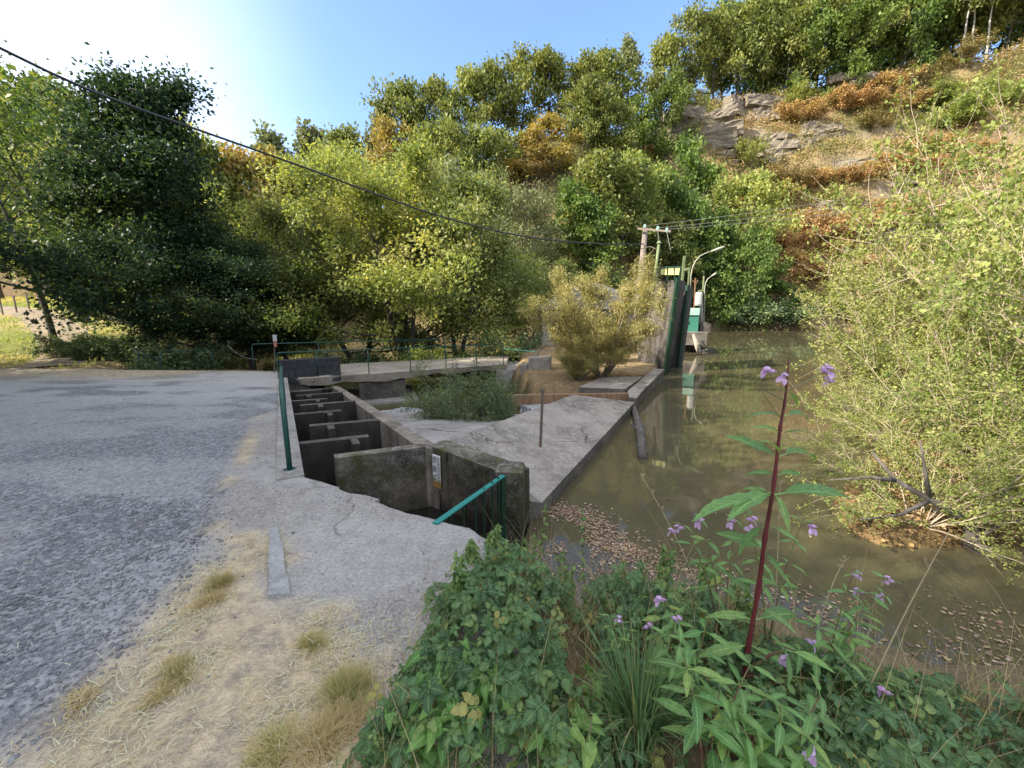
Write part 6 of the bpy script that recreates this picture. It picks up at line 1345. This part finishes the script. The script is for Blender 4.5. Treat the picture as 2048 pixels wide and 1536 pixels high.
mini('balsam with one flower above the sedge clump', (1330, 1370), 1.6, [(1328, 1185, 1), (1350, 1228, 1)], 64, Lf=.11)
mini('short balsam with pale flowers among the middle brambles', (1240, 1400), 1.6, [(1220, 1232, 1), (1262, 1245, 1)], 65, Lf=.07)
mini('broad leaved balsam at the bottom of the bank below the red stem', (1420, 1536), 1.12, [(1440, 1380, 0), (1360, 1290, 0), (1530, 1400, 0), (1500, 1330, 0)], 66, 4, .14)
mini('broad leaved balsam with two flowers at the lower picture edge', (1560, 1600), 1.08, [(1628, 1488, 1), (1560, 1410, 0), (1640, 1390, 0), (1470, 1440, 0)], 67, 4, .13)
mini('leafy balsam branch low over the leaf covered cove', (1690, 1470), 1.5, [(1560, 1290, 0), (1650, 1310, 1), (1700, 1260, 0), (1610, 1230, 0)], 75, 4, .1)
mini('balsam with one small flower among the farther brambles', (1760, 1480), 1.35, [(1800, 1378, 1), (1720, 1395, 0)], 68, 3, .08)
mini('leafy flowerless balsam between the sedge and the red stem', (1370, 1420), 1.4, [(1330, 1270, 0), (1420, 1230, 0), (1390, 1330, 0)], 69, 3, .12)

# ------------------------------------------------------------------ nettles
L_net = leafm('nettle_leaves', [(.06, .12, .04), (.10, .18, .055), (.155, .24, .07), (.25, .31, .10)], .4, rough=.6, var=.1, vein=.4)
net_leaf = leafT(8, lambda t: .27 * math.sin(PI * min(1, t ** .7 * .97 + .02)) ** .85, .2, .35, .13, .1)
def nettle(label, px, py, top_py, Y, seed, n=3, Lf=.06):
    rng = np.random.default_rng(seed); b0 = Q(px, py, Y); b0[2] = max(float(ground_z(b0[0], b0[1])), -.6); tz = Q(px, top_py, Y)[2]; H = max(.15, tz - b0[2])
    rt = empty('nettle', tuple(b0), label, 'plant', 'nettles at the edge of the path'); 
    for s in range(n):
        o = rng.normal(0, .045, 2); h = H * (1 if s == 0 else rng.uniform(.6, .95)); st = arc((o[0], o[1], 0), (rng.normal(0, .12), rng.normal(0, .12), 1), h, 8, rng, 0, .05)
        v, f = chains_mesh([(st, np.linspace(.0035, .0015, 9))], 5); link('stem', npmesh('stem', v, f), m_gr_stem, rt, True)
        P_ = []; D_ = []; S_ = []
        for j in np.arange(1.2, 8.2, .5):
            k = min(int(j), 7); c_ = st[k] + (st[k + 1] - st[k]) * (j - k); a = (j * 2 % 2) * PI / 2 + j * .3 + rng.uniform(-.3, .3)
            for sd_ in (0, PI):
                P_.append(c_); D_.append((math.cos(a + sd_), math.sin(a + sd_), rng.normal(-.25, .2))); S_.append(Lf * rng.uniform(.8, 1.3) * (1.15 - .075 * j))
            for q_ in range(3): a2 = rng.uniform(0, 6.28); P_.append(c_); D_.append((math.cos(a2) * .5, math.sin(a2) * .5, -.6 + rng.normal(0, .3))); S_.append(Lf * rng.uniform(.3, .5))
        m_ = len(P_); v, f = scat(net_leaf, np.array(P_), frames(np.array(D_), unit(np.stack([rng.normal(0, .3, m_), rng.normal(-.2, .3, m_), np.ones(m_)], 1))), np.array(S_))
        link('foliage', npmesh('foliage', v, f, np.repeat(np.clip(rng.normal(.45, .22, m_), 0, 1), len(net_leaf[1])), {'luv': np.tile(leafuv(8), (m_, 1))}), L_net, rt, True)
    return rt
for k, a in enumerate([('tall nettle clump at the path edge above the bindweed', 930, 1330, 1082, 2.0, 6, .065), ('nettle clump beside the tall one toward the sedge', 990, 1290, 1098, 2.15, 6, .06), ('pale nettle at the path corner below the trash rack', 950, 1180, 1075, 2.5, 4, .055), ('nettle with drooping seed tassels beside the trash rack', 985, 1130, 1085, 2.65, 3, .05), ('slim nettle rising in front of the rounded end post', 1066, 1190, 1000, 2.6, 3, .05), ('slender dark stemmed nettle against the floating leaves', 1185, 1200, 1030, 2.5, 2, .05), ('short nettle near the slender dark stemmed one', 1110, 1200, 1090, 2.45, 3, .05), ('nettle in the middle of the bank fringe above the sedge', 1300, 1260, 1080, 2.2, 4, .06), ('nettle on the bank fringe between the low balsams', 1400, 1280, 1105, 2.15, 4, .055), ('low nettle at the bank fringe beside the red stem', 1480, 1310, 1150, 2.0, 4, .055), ('bushy nettle on the bank fringe just past the trash rack', 1130, 1240, 1070, 2.35, 5, .055), ('leaning nettle out over the pond corner', 1245, 1220, 1120, 2.3, 2, .05)]):
    nettle(a[0], a[1], a[2], a[3], a[4], 400 + k, a[5], a[6])
# ------------------------------------------------------------------ bindweed
L_bind = leafm('bindweed_leaves', [(.08, .16, .045), (.12, .225, .06), (.175, .295, .08), (.28, .35, .08)], .4, rough=.5, var=.1, vein=.5)
arrow = leafT(7, lambda t: .36 * max(.02, (1 - t) ** .75) * (1 if t > .06 else .8), .25, .3)
arrow = cat(arrow, rotT(leafT(3, lambda t: .14 * math.sin(PI * min(1, t * .9 + .1)), .1, .1), 2.6, 0, 0, (-.14, .06, 0), .4), rotT(leafT(3, lambda t: .14 * math.sin(PI * min(1, t * .9 + .1)), .1, .1), -2.6, 0, 0, (.14, .06, 0), .4))
def bindweed(label, poly, n, hz, seed, Lf=.075):
    rng = np.random.default_rng(seed); pw = [tuple(P(*p, .12)[:2]) for p in poly]; p = inpoly(n, pw, rng, .02); c0 = p.mean(0); z0 = float(np.maximum(ground_z(c0[0], c0[1]), -.4))
    rt = empty('bindweed', (c0[0], c0[1], z0), label, 'plant', 'bindweed climbing through the brambles')
    h = rng.uniform(.3, 1.15, n) * hz; P_ = np.stack([p[:, 0] - c0[0], p[:, 1] - c0[1], h], 1)
    a = rng.uniform(0, 6.28, n); D_ = np.stack([np.cos(a), np.sin(a) - .7, rng.normal(-.45, .3, n)], 1)
    v, f = scat(arrow, P_, frames(D_, unit(np.stack([rng.normal(0, .35, n), rng.normal(-.5, .3, n), np.ones(n)], 1))), Lf * rng.uniform(.6, 1.25, n))
    link('foliage', npmesh('foliage', v, f, np.repeat(np.clip(rng.normal(.45, .2, n), 0, 1), len(arrow[1])), {'luv': np.tile(np.concatenate([leafuv(7), leafuv(3), leafuv(3)]), (n, 1))}), L_bind, rt, True)
    chs = []
    for i in range(12):
        k = rng.choice(n, 5, replace=False); k = k[np.argsort(P_[k, 0])]; chs.append((P_[k], np.full(5, .0016)))
    v, f = chains_mesh(chs, 4); link('vine', npmesh('vine', v, f), m_gr_stem, rt, True)
bindweed('bright bindweed mound spilling at the front of the bank', [(800, 1420), (870, 1350), (960, 1340), (1010, 1400), (980, 1480), (880, 1530), (800, 1500)], 130, .26, 71)
bindweed('bindweed trailing between the nettles and the sedge', [(1020, 1360), (1150, 1330), (1250, 1360), (1240, 1440), (1080, 1440)], 75, .24, 72, .065)
bindweed('bindweed at the lower edge beside the sedge', [(1050, 1480), (1160, 1450), (1200, 1530), (1080, 1560)], 50, .3, 73, .07)
# ------------------------------------------------------------------ sedge
rng = np.random.default_rng(81)
sb = P(1275, 1470, .0); parts = []; tn = []
for i in range(230):
    a = rng.uniform(0, 2 * PI); r = rng.uniform(0, 1) ** .6 * .09; L_ = rng.uniform(.25, .5); o = rng.uniform(.1, .75); t = np.linspace(0, 1, 8)
    x = r + L_ * o * t ** 1.8; zz = L_ * (t - .5 * o * t ** 2.4)
    parts.append(ribbon(np.stack([np.cos(a) * x + .0, np.sin(a) * x, zz], 1), .0035 * (1 - t ** 2 * .95), (-math.sin(a), math.cos(a), 0), .5)); tn += [np.clip(rng.normal(.6, .25), 0, 1)] * 14
v_, f_ = cat(*parts)
o = link('sedge_clump', npmesh('sedge_clump', v_, f_, np.array(tn)), leafm('sedge_blades', [(.30, .27, .12), (.07, .13, .05), (.09, .17, .07), (.13, .21, .08)], .3, var=0), None, True); o.location = (sb[0], sb[1], 0)
tag(o, 'clump of long narrow arching sedge blades in the middle of the bank', 'sedge')
# tall dry stalks standing against the water
for k, (bx, by, tx, ty, Y, lab) in enumerate([(1430, 1260, 1285, 955, 1.9, 'bent pale dry grass stalk reaching over the water near the end post'), (1545, 1300, 1560, 970, 1.75, 'upright dry grass stalk with feathery head behind the red stem'), (1640, 1240, 1690, 1120, 1.8, 'short dry stalk with a brown head leaning over the cove'), (1700, 1460, 1900, 1060, 1.4, 'long straight dead stem slanting over the shaded cove'), (620, 1345, 560, 1220, 1.9, 'thin stalk leaning from the verge tuft')]):
    b0 = Q(bx, by, Y); e_ = Q(tx, ty, Y + .05); t = np.linspace(0, 1, 9)[:, None]; pth = b0 + (e_ - b0) * t; pth[:, 2] += .05 * np.sin(t[:, 0] * PI)
    chs = [(pth, np.linspace(.0028, .0014, 9))]
    if k < 3:
        for j in range(26): p0 = pth[6 + j % 3]; chs.append((np.array([p0, p0 + np.array([random.uniform(-.012, .012), random.uniform(-.012, .012), .022])]), np.array([.002, .001])))
    v_, f_ = chains_mesh(chs, 5); o = link('grass_stalk', npmesh('grass_stalk', v_, f_), paint('dry_stalk', (.42, .34, .2), rust=0, rough=.8), None, True); tag(o, lab, 'grass stalk', 'dry stalks in the bank')
bpy.context.view_layer.update()
